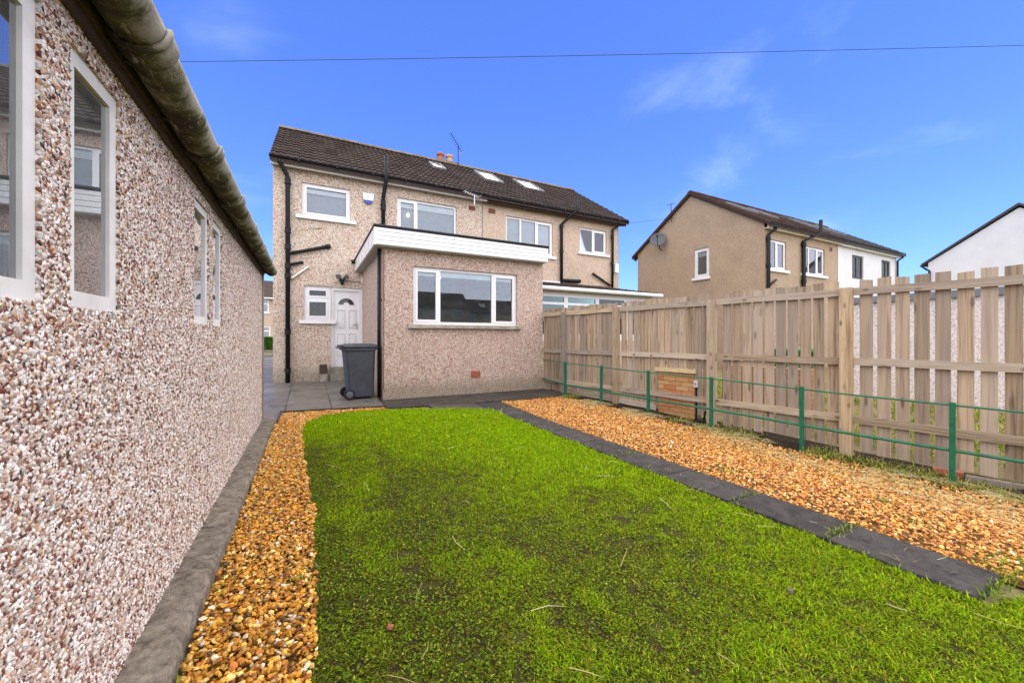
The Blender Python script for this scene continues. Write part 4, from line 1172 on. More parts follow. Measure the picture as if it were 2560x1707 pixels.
# bits lying along the fence
def lump(name, label, cat, loc, size, mat, seed):
    rr = random.Random(seed); m = MB(); n = 10; secs = []
    for i, (z, k) in enumerate(((0, .85), (.25, 1.0), (.6, .85), (.9, .45), (1.0, .1))):
        secs.append([(math.cos(6.2832 * j / n) * size[0] * k * rr.uniform(.8, 1.2), math.sin(6.2832 * j / n) * size[1] * k * rr.uniform(.8, 1.2), z * size[2] * rr.uniform(.9, 1.1)) for j in range(n)])
    m.loft(secs); o = m.build(name, mat, loc=loc); return tag(o, label, cat)
m = MB(); m.box((0, -.105, 0), (.10, .105, .065)); tag(m.build('loose_brick', 'red_vent', loc=(fence_x(1.46, .02), 1.46, float(gz(5.6, 1.46)) - .02), rot=(0, 0, FA + .06)), 'loose red brick lying under the timber fence behind the nearest green post', 'brick')
m = MB(); m.box((0, -.20, 0), (.09, .20, .06)); tag(m.build('offcut_timber', 'old_wood', loc=(fence_x(1.12, -.07), 1.12, float(gz(5.7, 1.12)) - .012), rot=(.0, 0, FA + .12)), 'mossy timber offcut lying at the foot of the fence right of the nearest green post', 'timber')
lump('plastic_sheet', 'crumpled black plastic sheet on the soil at the right edge', 'sheet', (fence_x(.86, -.20), .86, float(gz(5.6, .86)) - .01), (.10, .16, .07), 'black_plastic', 3)
m = MB(); m.box((-.04, -.05, 0), (.06, .16, .09)); m.tube([(0, .0, .09), (.01, -.01, .2), (.0, -.03, .24)], .016, 8); tag(m.build('black_drain_fitting', 'black_plastic', loc=(fence_x(3.95, .03), 3.98, -.17), rot=(0, 0, FA)), 'black plastic pipe fitting on the soil right of the brick pier', 'fitting')
lump('grey_stone', 'small grey stone lying in the lawn at the lower right', 'stone', (2.02, 1.02, .0), (.016, .012, .024), 'kerb', 5)
lump('brick_chip', 'small red brick chip lying in the lawn near the left gravel', 'stone', (.30, 1.66, .004), (.016, .012, .016), 'red_vent', 6)
m = MB(); m.quad((-.03, -.015, 0), (.025, -.02, .004), (.03, .015, 0), (-.02, .02, .006)); m.quad((-.03, -.015, -.002), (-.02, .02, .004), (.03, .015, -.002), (.025, -.02, .002)); tag(m.build('litter_scrap', 'pale_blue', loc=(-.34, 4.45, .012)), 'pale blue scrap of litter on the left gravel beside the kerb', 'litter')

# ================================================================== beyond the fence
m = MB(); m.box((7.05, 3.25, -.2), (7.27, 4.75, .70)); tag(m.build('low_brick_wall', 'brickwall'), 'low orange brick garden wall behind the fence boards', 'wall')
NG = thing('neighbour_garage', 'pale pebble dashed concrete garage seen through the nearest fence boards', 'garage', (10.3, 0, 0))
m = MB(); m.box((0, -3, -.1), (2.6, 4.06, 1.93)); m.build('wall', 'dash_pale', NG)
m = MB(); m.box((-.06, -3.05, 1.931), (2.66, 4.12, 2.06)); m.build('fascia', 'lead', NG)

# ---- the next pair of houses, stepped forward on the right
C_ = thing('semi_detached_house', 'tan harled house with plain gable and one small window beyond the fence', 'house', (0, 0, 0))
HX0, HXP, HX1, HY, HRY, HRZ, HEZ, HYF = 15.1, 20.6, 26.6, 8.5, 11.65, 7.66, 5.40, 14.8
w1 = (15.33, 16.56, 3.83, 4.95); w2 = (17.72, 19.49, 3.83, 4.97); wg = (10.76, 11.49, 3.83, 5.10)
m = MB()
wall_with_holes(m, 'y', HY, HX0, HXP, -.1, 5.36, [w1, w2], .12)
wall_with_holes(m, 'x', HX0, HY, HYF, -.1, 5.36, [wg], .12)
m.quad((HX0, HY, 5.36), (HX0, HYF, 5.36), (HX0, HYF, 5.53), (HX0, HRY, HRZ - .06), (HX0, HY, 5.53))
m.quad((HX0, HYF, -.1), (HXP, HYF, -.1), (HXP, HYF, 5.36), (HX0, HYF, 5.36))
m.quad((HXP - .05, HY, -.1), (HXP - .05, HYF, -.1), (HXP - .05, HYF, 5.36), (HXP - .05, HRY, HRZ - .1), (HXP - .05, HY, 5.36))
m.quad((HX0, HY + .14, 5.3), (HXP, HY + .14, 5.3), (HXP, HYF, 5.3), (HX0, HYF, 5.3))
m.build('wall', 'harl_c', C_)
window(C_, 'y', *w1, HY, (1, 1), sill=(.12, .1, .08), sky_sheet=True, fr=.07, sash=(1,), sill_mat='white_paint')
window(C_, 'y', *w2, HY, (.8, 1, .8), sill=(.12, .1, .08), sky_sheet=True, fr=.07, sash=(2,), sill_mat='white_paint')
window(C_, 'x', *wg, HX0, (1,), sill=(.06, .1, .08), fr=.10, sash=(0,), blind=.25, sill_mat='white_paint')
rc = roof_slab(C_, HX0 - .08, HXP, HY - .28, HEZ + .05, HRY, HRZ, HYF, 'tile_red')
tiled_slope(rc, HX0 - .08, HXP, HY - .28, HEZ + .05, HRY, HRZ, 'tile_red', 18, 12)
ridge(rc, HX0 - .08, HXP, HRY, HRZ + .02, 'tile_red')
HE = (HY - .28, HEZ + .05, HRY, HRZ)
skylight(rc, 15.9, 16.6, 9.6, 10.6, *HE); skylight(rc, 17.4, 18.1, 9.6, 10.6, *HE)
m = MB(); m.box((HX0 - .02, HY - .16, HEZ - .12), (HXP, HY - .12, HEZ + .04)); m.box((HX0 - .02, HY - .12, HEZ - .10), (HXP, HY - .002, HEZ - .08)); m.build('fascia_board', 'cream', C_)
gutter('gutter', HX0 - .1, HXP, HY - .24, HEZ + .03, 'black_plastic', C_, .07)
downpipe(C_, [(15.5, HY - .24, 5.35), (15.45, HY - .2, 5.28), (15.22, HY - .08, 5.05), (15.22, HY - .08, .1)], .06, 'black_iron', [(15.22, HY - .08, 4.9), (15.22, HY - .08, 3.9)])
downpipe(C_, [(18.45, HY - .32, 6.0), (18.45, HY - .32, 5.45), (17.65, HY - .09, 5.1), (17.65, HY - .09, .1)], .07, 'black_iron', [(17.65, HY - .09, 4.95), (17.65, HY - .09, 3.5)], 'soil_pipe')
downpipe(C_, [(15.22, HY - .09, 3.15), (15.75, HY - .07, 3.42)], .04, 'black_iron', (), 'waste_pipe')
m = MB(); m.box((19.9, HY - .01, 4.95), (20.12, HY + .03, 5.12)); m.build('air_vent', 'brown_brick', C_)
for (ya, za, yb, zb) in ((HY - .30, HEZ + .02, HRY, HRZ + .02), (HYF + .30, HEZ + .02, HRY, HRZ + .02)):
    m = MB(); m.prism([(HX0 - .12, ya, za - .10), (HX0 - .12, yb, zb - .10), (HX0 - .12, yb, zb + .04), (HX0 - .12, ya, za + .04)], (.035, 0, 0)); m.build('verge', 'tile_red', rc)
m = MB(); m.tube([(HX0 - .1, HYF + .25, 5.38), (HX0 - .1, HYF + .02, 5.2)], .05, 8); m.build('gutter_end', 'black_plastic', C_)
D_ = thing('semi_detached_house', 'white rendered house with dark window frames and grey roof beyond the fence', 'house', (0, 0, 0))
w3 = (21.9, 23.0, 3.93, 5.0); w4 = (24.9, 25.9, 3.93, 5.05); w5 = (21.4, 23.6, 1.4, 2.9)
m = MB()
wall_with_holes(m, 'y', HY - .01, HXP, HX1, -.1, 5.36, [w3, w4, w5], .14)
m.quad((HX1, HY, -.1), (HX1, HYF, -.1), (HX1, HYF, 5.36), (HX1, HRY, HRZ - .06), (HX1, HY, 5.36))
m.quad((HXP, HYF, -.1), (HX1, HYF, -.1), (HX1, HYF, 5.36), (HXP, HYF, 5.36))
m.quad((HXP, HY + .16, 5.3), (HX1, HY + .16, 5.3), (HX1, HYF, 5.3), (HXP, HYF, 5.3))
m.build('wall', 'white_render', D_)
window(D_, 'y', *w3, HY - .01, (1, 1), mat='anthracite', fr=.09, sky_sheet=True)
window(D_, 'y', *w4, HY - .01, (1, .7), mat='anthracite', fr=.09, sky_sheet=True)
window(D_, 'y', *w5, HY - .01, (1, 1, 1), mat='anthracite', fr=.09, sky_sheet=False)
rd = roof_slab(D_, HXP, HX1 + .28, HY - .28, HEZ + .05, HRY, HRZ, HYF, 'tile_slate')
tiled_slope(rd, HXP, HX1 + .28, HY - .28, HEZ + .05, HRY, HRZ, 'tile_slate', 18, 12)
ridge(rd, HXP, HX1 + .28, HRY, HRZ + .02, 'tile_slate')
skylight(rd, 21.0, 21.75, 9.6, 10.7, *HE); skylight(rd, 23.4, 24.1, 9.6, 10.7, *HE)
m = MB(); m.box((HXP, HY - .17, HEZ - .14), (HX1 + .2, HY - .12, HEZ + .04)); m.box((HXP, HY - .12, HEZ - .12), (HX1 + .2, HY - .012, HEZ - .10)); m.build('fascia_board', 'upvc', D_)
gutter('gutter', HXP, HX1 + .3, HY - .24, HEZ + .03, 'black_plastic', D_, .07)
downpipe(D_, [(HX1 + .2, HY - .22, 5.38), (HX1 + .15, HY - .2, 5.3), (HX1 - .1, HY - .09, 5.12), (HX1 - .1, HY - .09, .1)], .045, 'black_plastic')
# satellite dish on the tan gable
ds = thing('satellite_dish', 'grey satellite dish high on the tan gable', 'dish', (15.1, 13.25, 5.45))
m = MB(); m.tube([(0, 0, .0), (-.16, 0, .02), (-.20, 0, .28)], .022, 8); m.build('bracket', 'black_iron', ds)
m = MB(); ax = Vector((-.75, -.55, .38)).normalized(); u = ax.cross(Vector((0, 0, 1))).normalized(); w_ = u.cross(ax); c0 = Vector((-.30, -.04, .42)); secs = []
for rr_, dp in ((.37, .09), (.29, .04), (.18, .01), (.03, .0)):
    secs.append([tuple(c0 + ax * dp + (u * math.cos(6.2832 * k / 20) + w_ * math.sin(6.2832 * k / 20)) * rr_) for k in range(20)])
m.loft(secs[::-1] + [[tuple(Vector(p) - ax * .02) for p in q] for q in secs]); m.build('reflector', 'grey_dish', ds, smooth=True)
m = MB(); m.tube([tuple(c0 - w_ * .38 + ax * .09), tuple(c0 - w_ * .1 + ax * .45)], .014, 6); m.tube([tuple(c0 - w_ * .1 + ax * .42), tuple(c0 - w_ * .08 + ax * .52)], .04, 8); m.build('feed_arm', 'black_iron', ds)
m = MB(); m.tube([(15.03, 12.62, 6.6), (14.98, 12.62, 7.25), (14.98, 12.62, 7.45)], .018, 6); m.tube([(14.98, 12.40, 7.42), (14.98, 12.85, 7.48)], .012, 6); tag(m.build('gable_aerial', 'black_iron'), 'small dark aerial on the verge of the tan gable', 'aerial')

# ---- the white gable further right
F_ = thing('semi_detached_house', 'white rendered gable of a further house at the right edge above the fence', 'house', (0, 0, 0))
fx, fy0, fy1, fry, frz, fez = 30.1, 2.2, 8.3, 5.22, 7.55, 5.32
m = MB(); m.prism([(fx, fy0, -.1), (fx, fy1, -.1), (fx, fy1, fez), (fx, fry, frz - .1), (fx, fy0, fez)], (10, 0, 0)); m.build('wall', 'white_render', F_)
m = MB(); m.prism([(fx - .12, fy0 - .25, fez - .12), (fx - .12, fry, frz), (fx - .12, fy1 + .25, fez - .12), (fx - .12, fy1 + .25, fez - .02), (fx - .12, fry, frz + .12), (fx - .12, fy0 - .25, fez - .02)], (10.2, 0, 0)); m.build('roof', 'tile_slate', F_)
for k, (yy, zz) in enumerate(((3.6, 4.2), (4.2, 4.6), (5, 3.9))): pass
m = MB(); m.tube([(fx - .08, fy1 + .28, fez - .1), (fx - .08, fy1 + .02, fez - .38), (fx - .06, fy1 - .06, fez - .45), (fx - .06, fy1 - .06, .1)], .05, 8); m.build('downpipe', 'black_plastic', F_)
m = MB(); m.tube([(fx + 2, fry, frz + .1), (fx + 2, fry, frz + 1.0)], .02, 6); m.build('aerial_mast', 'black_iron', F_)

# ---- across the street, in the gap between garage and house
T = thing('terraced_house', 'distant tan house with white windows seen in the gap beside the garage', 'house', (0, 0, 0))
tw = [(-3.95, -3.33, 3.66, 4.95), (-3.95, -3.20, 1.2, 2.36)]
m = MB(); wall_with_holes(m, 'y', 44, -12, -1, -.3, 5.05, tw, .1); m.quad((-12, 50, -.3), (-1, 50, -.3), (-1, 50, 5), (-12, 50, 5)); m.quad((-12, 44.2, 5.0), (-1, 44.2, 5.0), (-1, 50, 5.0), (-12, 50, 5.0)); m.build('wall', 'harl_b', T)
for q in tw: window(T, 'y', *q, 44, (1,), fr=.12, sill=(.05, .1, .08), sky_sheet=True, transom=q[3] - .45)
m = MB(); m.prism([(-12.3, 43.7, 5.0), (-12.3, 47, 7.1), (-12.3, 50.3, 5.0)], (11.6, 0, 0)); m.build('roof', 'tile', T)
m = MB(); m.tube([(-12.3, 43.65, 5.02), (-.7, 43.65, 5.02)], .07, 8); m.build('gutter', 'white_paint', T)
def leaf_block(name, a, b, n, cols, mat, label, cat):
    P0 = np.array(a); P1 = np.array(b)
    p = P0 + (P1 - P0) * rng.random((n, 3)); ax_ = rng.integers(0, 3, n)
    p[ax_ == 0, 1] = P0[1] + .05 * rng.random((ax_ == 0).sum()); p[ax_ == 1, 2] = P1[2] - .06 * rng.random((ax_ == 1).sum())
    s = .06 + .05 * rng.random(n)
    d1 = rng.normal(size=(n, 3)); d1 /= np.linalg.norm(d1, axis=1)[:, None]; d2 = np.cross(d1, rng.normal(size=(n, 3))); d2 /= np.linalg.norm(d2, axis=1)[:, None]
    V = np.stack([p - d1 * s[:, None], p + d2 * s[:, None] * .5, p + d1 * s[:, None], p - d2 * s[:, None] * .5], 1)
    F = np.arange(n * 4).reshape(-1, 4); C = np.array(cols)[rng.integers(0, len(cols), n)] * (.7 + .6 * rng.random((n, 1)))
    return tag(numpy_mesh(name, V.reshape(-1, 3), F, mat, np.repeat(C, 4, axis=0)), label, cat)
H_ = thing('clipped_hedge', 'clipped green hedge in front of the distant house beside the garage', 'hedge', (-5, 39.5, 0))
hb = leaf_block('foliage', (-7.5, 39, .0), (-1.2, 40, 1.3), 9000, [(.05, .14, .015), (.07, .19, .02), (.035, .10, .012)], 'hedge', None, None); hb.parent = H_; hb.matrix_parent_inverse = Matrix.Translation((5, -39.5, 0))
m = MB(); m.box((-7.4, 39.12, -.05), (-1.3, 39.9, 1.2)); hc = m.build('inner_twigs', 'soil', H_); hc.matrix_parent_inverse = Matrix.Translation((5, -39.5, 0))
m = MB(); m.box((-9, 38.6, -.05), (0, 38.85, .22)); tag(m.build('garden_wall', 'kerb'), 'low grey garden wall under the distant hedge', 'wall')

# ---- houses behind the camera: they show only as reflections in the windows
for (x0, x1, y0, lab) in ((8.5, 20.0, -35.0, 'brown roofed house behind the garden, mirrored in the extension window left pane'), (21.5, 33.0, -42.0, 'brown roofed house behind the garden, mirrored in the extension window centre pane')):
    t = thing('semi_detached_house', lab, 'house', (0, 0, 0))
    m = MB(); m.prism([(x0, y0, -.1), (x0, y0 - 6.2, -.1), (x0, y0 - 6.2, 5.3), (x0, y0 - 3.1, 7.5), (x0, y0, 5.3)], (x1 - x0, 0, 0)); m.build('wall', 'harl_c', t)
    m = MB(); m.prism([(x0 - .1, y0 + .25, 5.25), (x0 - .1, y0 - 3.1, 7.6), (x0 - .1, y0 - 6.45, 5.25), (x0 - .1, y0 - 6.45, 5.38), (x0 - .1, y0 - 3.1, 7.73), (x0 - .1, y0 + .25, 5.38)], (x1 - x0 + .2, 0, 0)); rf = m.build('roof', 'tile', t)
    skylight(rf, x0 + 3.4, x0 + 4.5, y0 - 1.9, y0 - .9, y0 - 3.1 + 3.35, 5.38, y0 - 3.1, 7.73)
    for k in range(4):
        xx = x0 + 1 + k * (x1 - x0 - 2) / 3.6; m = MB(); m.box((xx, y0 - .02, 3.9), (xx + 1.4, y0 + .06, 5.0)); wn_ = m.build('window', 'upvc', t)
        m = MB(); m.box((xx + .08, y0 + .061, 3.98), (xx + 1.32, y0 + .07, 4.92)); m.build('pane', 'glass', wn_)

# ================================================================== loose gravel
def gravel(name, pts, size, pal, pw, label, layers_z):
    N = len(pts)
    ph = (1 + 5 ** .5) / 2
    ico = np.array([(-1, ph, 0), (1, ph, 0), (-1, -ph, 0), (1, -ph, 0), (0, -1, ph), (0, 1, ph), (0, -1, -ph), (0, 1, -ph), (ph, 0, -1), (ph, 0, 1), (-ph, 0, -1), (-ph, 0, 1)]) / 1.902
    fi = np.array([(0, 11, 5), (0, 5, 1), (0, 1, 7), (0, 7, 10), (0, 10, 11), (1, 5, 9), (5, 11, 4), (11, 10, 2), (10, 7, 6), (7, 1, 8), (3, 9, 4), (3, 4, 2), (3, 2, 6), (3, 6, 8), (3, 8, 9), (4, 9, 5), (2, 4, 11), (6, 2, 10), (8, 6, 7), (9, 8, 1)])
    V = ico[None] * (1 + .28 * (rng.random((N, 12, 1)) - .5)) + .12 * rng.normal(size=(N, 12, 3))
    s = size * (.55 + .75 * rng.random(N) ** 1.5)
    ab = np.stack([np.ones(N), .55 + .35 * rng.random(N), .35 + .3 * rng.random(N)], 1)
    V = V * (s[:, None] * ab)[:, None, :] * .5
    # random rotation: yaw plus a modest tilt
    ya = rng.random(N) * 6.283; ti = rng.normal(size=N) * .35; tj = rng.normal(size=N) * .35
    def rot(V, a, i, j):
        c, s_ = np.cos(a)[:, None], np.sin(a)[:, None]; x, y = V[..., i].copy(), V[..., j].copy()
        V[..., i] = c * x - s_ * y; V[..., j] = s_ * x + c * y
    rot(V, ti, 1, 2); rot(V, tj, 0, 2); rot(V, ya, 0, 1)
    V += pts[:, None, :]
    V[..., 2] += (layers_z + .25 * s)[:, None]
    F = (fi[None] + (np.arange(N) * 12)[:, None, None]).reshape(-1, 3)
    C = np.array(pal)[rng.choice(len(pal), N, p=np.array(pw) / sum(pw))] * (.55 + .75 * rng.random((N, 1)))
    return tag(numpy_mesh(name, V.reshape(-1, 3), F, 'stones', np.repeat(np.clip(C, 0, .85), 12, axis=0)), label, 'gravel', kind='stuff')
PAL = [lin(206, 146, 40), lin(190, 128, 32), lin(220, 168, 66), lin(160, 104, 28), lin(226, 188, 110), lin(120, 78, 28), lin(230, 214, 184), lin(84, 60, 34), lin(184, 108, 40)]
PW = [.22, .19, .16, .12, .10, .08, .045, .045, .07]
N = 21500
p = np.stack([-.42 + 1.65 * rng.random(N * 5), .8 + 6.5 * rng.random(N * 5)], 1)
edge = .035 * (vnoise(p[:, 0], p[:, 1], 9) - .5) + .02
inl = in_poly(p[:, 0] - edge, p[:, 1], LAWN)
top = 7.24 - (p[:, 0] + .385) * .16
ok = (~inl) & (p[:, 1] < top) & (p[:, 0] > -.405) & ((p[:, 0] < .12) | (p[:, 1] > 6.3)) & (p[:, 0] < 1.17)
p = p[ok][:N]
pts = np.concatenate([p, np.zeros((len(p), 1))], 1)
gravel('loose_gravel', pts, .0255, PAL, PW, 'amber gravel strip between the garage kerb and the lawn', -.012 + .022 * rng.random(len(p)))
N = 52000
p = np.stack([3.07 + 2.35 * rng.random(N * 2), -.9 + 7.5 * rng.random(N * 2)], 1)
lim = fence_x(p[:, 1], -.40) + .22 * (fbm(p[:, 0] * .3, p[:, 1], 2.2) - .62)
xr = 3.105 + np.maximum(0, p[:, 1] - 4.5) * .06
topb = 6.62 - .02 * (p[:, 0] - 3.1)
near_lawn = in_poly(p[:, 0], p[:, 1], LAWN)
ok = (p[:, 0] > xr) & (p[:, 0] < lim) & (p[:, 1] < topb) & ~near_lawn
p = p[ok]
# keep all near stones, thin the far ones
p = p[:37000]
pts = np.concatenate([p, gz(p[:, 0], p[:, 1])[:, None]], 1)
PAL2 = [lin(224, 160, 74), lin(210, 142, 56), lin(232, 180, 98), lin(188, 120, 48), lin(236, 200, 132), lin(150, 94, 46), lin(234, 220, 196), lin(108, 76, 48), lin(204, 122, 70)]
gravel('loose_gravel', pts, .0245, PAL2, [.25, .22, .16, .13, .08, .08, .02, .02, .08], 'wide bed of pale orange gravel between the slab path and the green fence', -.012 + .02 * rng.random(len(p)))

# ================================================================== grass
def blades(px, py, pz, length, width, lean, cols):
    n = len(px)
    a = rng.random(n) * 6.283; ln = lean
    dirx, diry = np.cos(a), np.sin(a); sx, sy = -diry, dirx
    tipx = px + dirx * length * np.sin(ln); tipy = py + diry * length * np.sin(ln); tipz = pz + length * np.cos(ln)
    mx = px + dirx * length * np.sin(ln) * .35; my = py + diry * length * np.sin(ln) * .35; mz = pz + length * np.cos(ln) * .55 + .001
    w = width / 2
    V = np.stack([np.stack([px, py, pz], 1), np.stack([mx + sx * w, my + sy * w, mz], 1), np.stack([tipx, tipy, tipz], 1), np.stack([mx - sx * w, my - sy * w, mz], 1)], 1)
    return V.reshape(-1, 3), np.arange(n * 4).reshape(-1, 4), np.repeat(cols, 4, axis=0)
def scatter_lawn(n):
    x = -.1 + 4.7 * rng.random(n); y = -1.3 + 8.25 * rng.random(n)
    e = .05 * (vnoise(x, y, 7) - .5)
    ok = in_poly(x + e, y + e * .7, LAWN)
    d = x * math.sin(YAW) + y * math.cos(YAW); rr = x * math.cos(YAW) - y * math.sin(YAW)
    thin_out = np.where((d > 1.15) & (np.abs(rr) < d * 1.45 + .25), 1.0, .35)      # sparser where the photograph does not look
    ok &= rng.random(n) < thin_out
    return x[ok], y[ok], np.maximum(d, 1.0)[ok]
x, y, d = scatter_lawn(1950000)
keep = rng.random(len(x)) < np.clip(1.2 * (2.0 / d) ** 1.1, .2, 1.0)
worn = fbm(x, y, 1.1); fine = fbm(x + 5, y, 5.5); tuft = fbm(x + 11, y + 4, 13.0)
# thin, mossy turf on the left and along the wheel line; fuller towards the house and the path
thin = .95 * sstep(2.3, .0, x) * sstep(6.3, 3.4, y) + .72 * sstep(3.9, 1.5, y) * sstep(3.9, 1.4, x)
track = np.exp(-((x - .60 - .06 * np.sin(y * 2)) / .08) ** 2) * sstep(5.2, 4.2, y)
poor = np.clip(thin * (.62 + 1.0 * (worn - .45) + .9 * (fine - .5)) + .35 * track, 0, 1)
poor = np.clip(poor + .55 * sstep(.28, .02, x) * sstep(5.5, 4.2, y) + .45 * sstep(.62, .78, fbm(x + 3, y + 8, 2.6)) * sstep(4.5, 2.5, y), 0, 1)
gone = np.clip(.36 * poor + .9 * sstep(.50, .28, tuft) * (.30 + .7 * poor) + .35 * track * fine, 0, .92)
keep &= rng.random(len(x)) > gone
x, y, d, poor, worn, fine, tuft = [q[keep][:470000] for q in (x, y, d, poor, worn, fine, tuft)]
n = len(x)
far = sstep(2.8, 5.8, y) * sstep(-.3, 1.2, x)
length = (.012 + .020 * rng.random(n) ** 1.4) * (1.15 - .55 * poor) * (1 + .7 * (tuft - .5)) * (1 + .25 * far)
length *= 1 + .7 * sstep(2.60, 2.76, x) * (rng.random(n) < .5) + 1.1 * (rng.random(n) < .012)
width = (.0022 + .0024 * rng.random(n)) * np.clip(d / 2.2, 1, 2.3)
lean = np.abs(rng.normal(size=n)) * .45 + .55 + .35 * poor
pal = np.array([lin(134, 174, 8), lin(154, 186, 10), lin(106, 146, 8), lin(174, 196, 24), lin(90, 126, 12), lin(172, 164, 28)])
pal2 = np.array([lin(114, 144, 14), lin(142, 160, 22), lin(86, 112, 14), lin(136, 122, 36), lin(106, 82, 38), lin(164, 150, 64)])
u = rng.random(n)
C = np.where((rng.random(n) < poor)[:, None], pal2[np.searchsorted(np.cumsum([.27, .16, .23, .14, .12]), u)], pal[np.searchsorted(np.cumsum([.33, .28, .15, .14, .05]), u)]) * (.60 + .75 * rng.random((n, 1)))
V, F, CC = blades(x, y, gz(x, y) - .012, length, width, lean, C)
tag(numpy_mesh('lawn_grass', V, F, 'grass', CC), 'short green lawn grass, thin and mossy towards the left', 'grass', kind='stuff')

# clover and moss leaves low in the worn turf
x, y, d = scatter_lawn(420000)
k = (rng.random(len(x)) < np.clip(2.6 / d, 0, 1) ** 1.5 * (.22 + .5 * sstep(2.6, .2, x))) & (fbm(x + 2, y, 3.6) > .30)
x, y, d = x[k][:130000], y[k][:130000], d[k][:130000]; n = len(x)
C = np.array([lin(100, 132, 22), lin(74, 100, 20), lin(128, 152, 34), lin(114, 98, 38), lin(156, 166, 56), lin(72, 54, 28)])[rng.choice(6, n, p=[.28, .22, .18, .12, .10, .10])] * (.65 + .6 * rng.random((n, 1)))
V, F, CC = blades(x, y, gz(x, y) - .006, .010 + .010 * rng.random(n), .006 + .006 * rng.random(n), .95 + .5 * rng.random(n), C)
tag(numpy_mesh('moss_and_clover', V, F, 'grass', CC), 'low moss and clover leaves in the worn part of the lawn', 'moss', kind='stuff')

# tufts along the slab edges and under the fence
def strip(n, fx_, fy_, lmin, lmax, wid, pal, leanm, name, label, cat, zf=gz):
    x = fx_(n); y = fy_(n, x) if callable(fy_) else fy_
    nn = len(x); C = np.array(pal)[rng.integers(0, len(pal), nn)] * (.75 + .5 * rng.random((nn, 1)))
    V, F, CC = blades(x, y, zf(x, y) - .01, lmin + (lmax - lmin) * rng.random(nn) ** 2, wid * (.7 + .6 * rng.random(nn)), leanm + np.abs(rng.normal(size=nn)) * .35, C)
    return tag(numpy_mesh(name, V, F, 'grass', CC), label, cat, kind='stuff')
GP = [lin(112, 146, 30), lin(92, 112, 34), lin(160, 170, 70), lin(182, 162, 96)]
n = 9000; yy = -.3 + 6.9 * rng.random(n); m1 = fbm(yy * .3 + 7, yy, 2.4) > .50
yy = yy[m1]; xx = fence_x(yy, -.30) + .16 * rng.normal(size=len(yy))
C = np.array(GP)[rng.choice(4, len(yy), p=[.16, .2, .24, .40])] * (.75 + .5 * rng.random((len(yy), 1)))
V, F, CC = blades(xx, yy, gz(xx, yy) - .01, .03 + .09 * rng.random(len(yy)) ** 2, .005 + .004 * rng.random(len(yy)), .5 + np.abs(rng.normal(size=len(yy))) * .35, C)
tag(numpy_mesh('fence_weeds', V, F, 'grass', CC), 'patchy weeds growing on the soil along the timber fence', 'weeds', kind='stuff')
# joints of the path and loose tufts in the gravel
px_, py_ = [], []
for yj in (1.185, 1.785, 2.985, .57):
    k = 120 if yj < 1.5 else 60
    px_.append(2.74 + .36 * rng.random(k)); py_.append(yj + .018 * rng.normal(size=k))
k = 420; px_.append(3.08 + .35 * rng.random(k)); py_.append(.52 + .10 * rng.normal(size=k))
for cx_, cy_, k in ((-.40, 1.75, 26), (-.395, 2.3, 20), (-.40, 4.0, 18), (-.02, 2.15, 40), (3.35, 2.2, 50), (3.9, 1.3, 60), (3.5, 1.0, 40)):
    px_.append(cx_ + .03 * rng.normal(size=k)); py_.append(cy_ + .05 * rng.normal(size=k))
px_, py_ = np.concatenate(px_), np.concatenate(py_); n = len(px_)
V, F, CC = blades(px_, py_, gz(px_, py_) + .0, .02 + .035 * rng.random(n), .004 + .003 * rng.random(n), .5 + .5 * rng.random(n), np.array(GP)[rng.integers(0, 3, n)])
tag(numpy_mesh('joint_weeds', V, F, 'grass', CC), 'small green weeds in the path joints and gravel edges', 'weeds', kind='stuff')
# neighbour's rough grass behind the fence
n = 16000; xx = 6.2 + 3.8 * rng.random(n); yy = -.5 + 7.5 * rng.random(n); kk = fbm(xx, yy, 1.2) > .45; xx, yy = xx[kk], yy[kk]
C = np.array([lin(120, 150, 40), lin(176, 170, 90), lin(96, 130, 30), lin(190, 176, 120)])[rng.integers(0, 4, len(xx))]
V, F, CC = blades(xx, yy, ground_z(xx, yy) - .0, .06 + .16 * rng.random(len(xx)) ** 2, .012 + .01 * rng.random(len(xx)), .3 + np.abs(rng.normal(size=len(xx))) * .3, C)
tag(numpy_mesh('rough_grass', V, F, 'grass', CC), 'rough yellow green grass behind the timber fence', 'grass', kind='stuff')
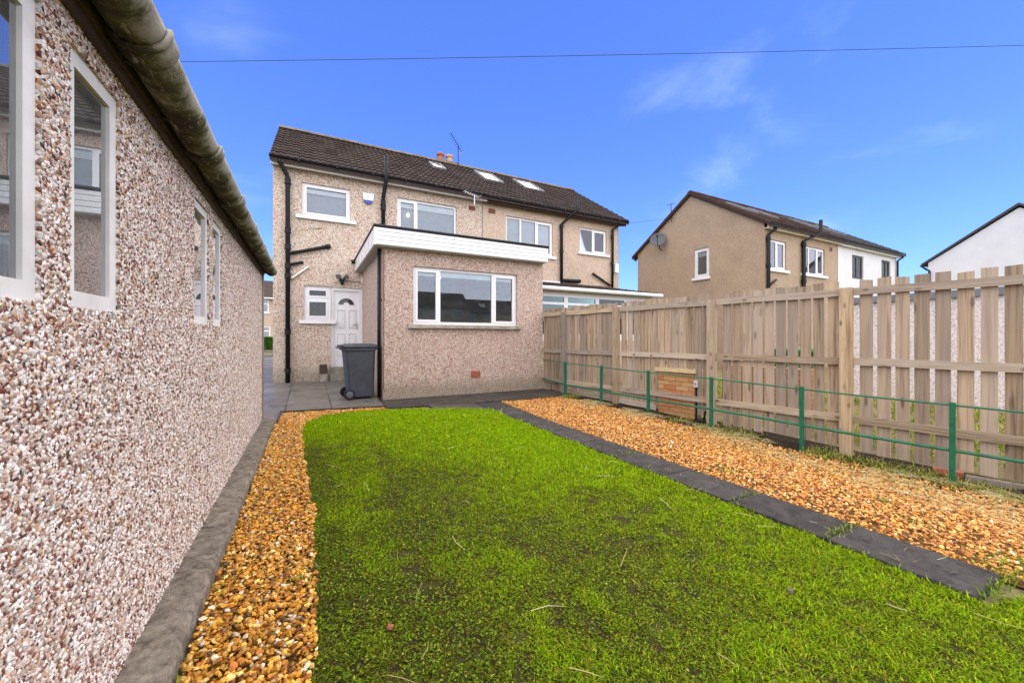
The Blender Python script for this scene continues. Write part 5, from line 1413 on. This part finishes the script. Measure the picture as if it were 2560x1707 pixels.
# dry straw: cut stalks on the lawn, thick on the gravel near the fence
def straw(x, y, z, ln, wd, cols, lift):
    n = len(x); a = rng.random(n) * 6.283; dx, dy = np.cos(a), np.sin(a); be = rng.normal(size=n) * .25
    p0 = np.stack([x - dx * ln / 2, y - dy * ln / 2, z + lift * rng.random(n)], 1); p2 = np.stack([x + dx * ln / 2, y + dy * ln / 2, z + lift * rng.random(n)], 1)
    p1 = (p0 + p2) / 2 + np.stack([-dy * be * ln * .3, dx * be * ln * .3, lift * .4 * np.ones(n)], 1)
    sv = np.stack([-dy * wd / 2, dx * wd / 2, wd * .2], 1)
    V = np.stack([p0 - sv, p0 + sv, p1 - sv, p1 + sv, p2 - sv * .4, p2 + sv * .4], 1)
    F = np.array([[0, 2, 3, 1], [2, 4, 5, 3]]); F = (F[None] + (np.arange(n) * 6)[:, None, None]).reshape(-1, 4)
    return V.reshape(-1, 3), F, np.repeat(cols, 6, axis=0)
x, y, d = scatter_lawn(900); n = len(x); n = min(n, 150); x, y = x[:n], y[:n]
SP = np.array([lin(214, 200, 140), lin(196, 178, 112), lin(228, 220, 176)])
a1 = straw(x, y, gz(x, y) + .026, .07 + .14 * rng.random(n) ** 2, .0017 + .0012 * rng.random(n), SP[rng.integers(0, 3, n)], .012)
n = 6000; y = -.6 + 6.6 * rng.random(n) ** 1.6; off = np.abs(rng.normal(size=n)) * .60
x = fence_x(y, -.34) - off * (1.25 - .15 * y).clip(.25, 1.4) + .08; k = (x > 3.12) & (fbm(x, y, 1.9) > .44); x, y = x[k], y[k]; n = len(x)
a2 = straw(x, y, gz(x, y) + .012, .08 + .15 * rng.random(n), .0024 + .0016 * rng.random(n), SP[rng.integers(0, 3, n)] * (.75 + .35 * rng.random((n, 1))), .02)
n = 70; y = .7 + 5.6 * rng.random(n); x = 2.78 + .3 * rng.random(n)
a3 = straw(x, y, np.full(n, .014), .04 + .07 * rng.random(n), .0022 * np.ones(n), SP[rng.integers(0, 3, n)] * .8, .006)
o1 = len(a1[0]); o2 = o1 + len(a2[0])
tag(numpy_mesh('dry_straw', np.concatenate([a1[0], a2[0], a3[0]]), np.concatenate([a1[1], a2[1] + o1, a3[1] + o2]), 'grass', np.concatenate([a1[2], a2[2], a3[2]])), 'dry straw stalks scattered over the lawn and the gravel by the fence', 'straw', kind='stuff')
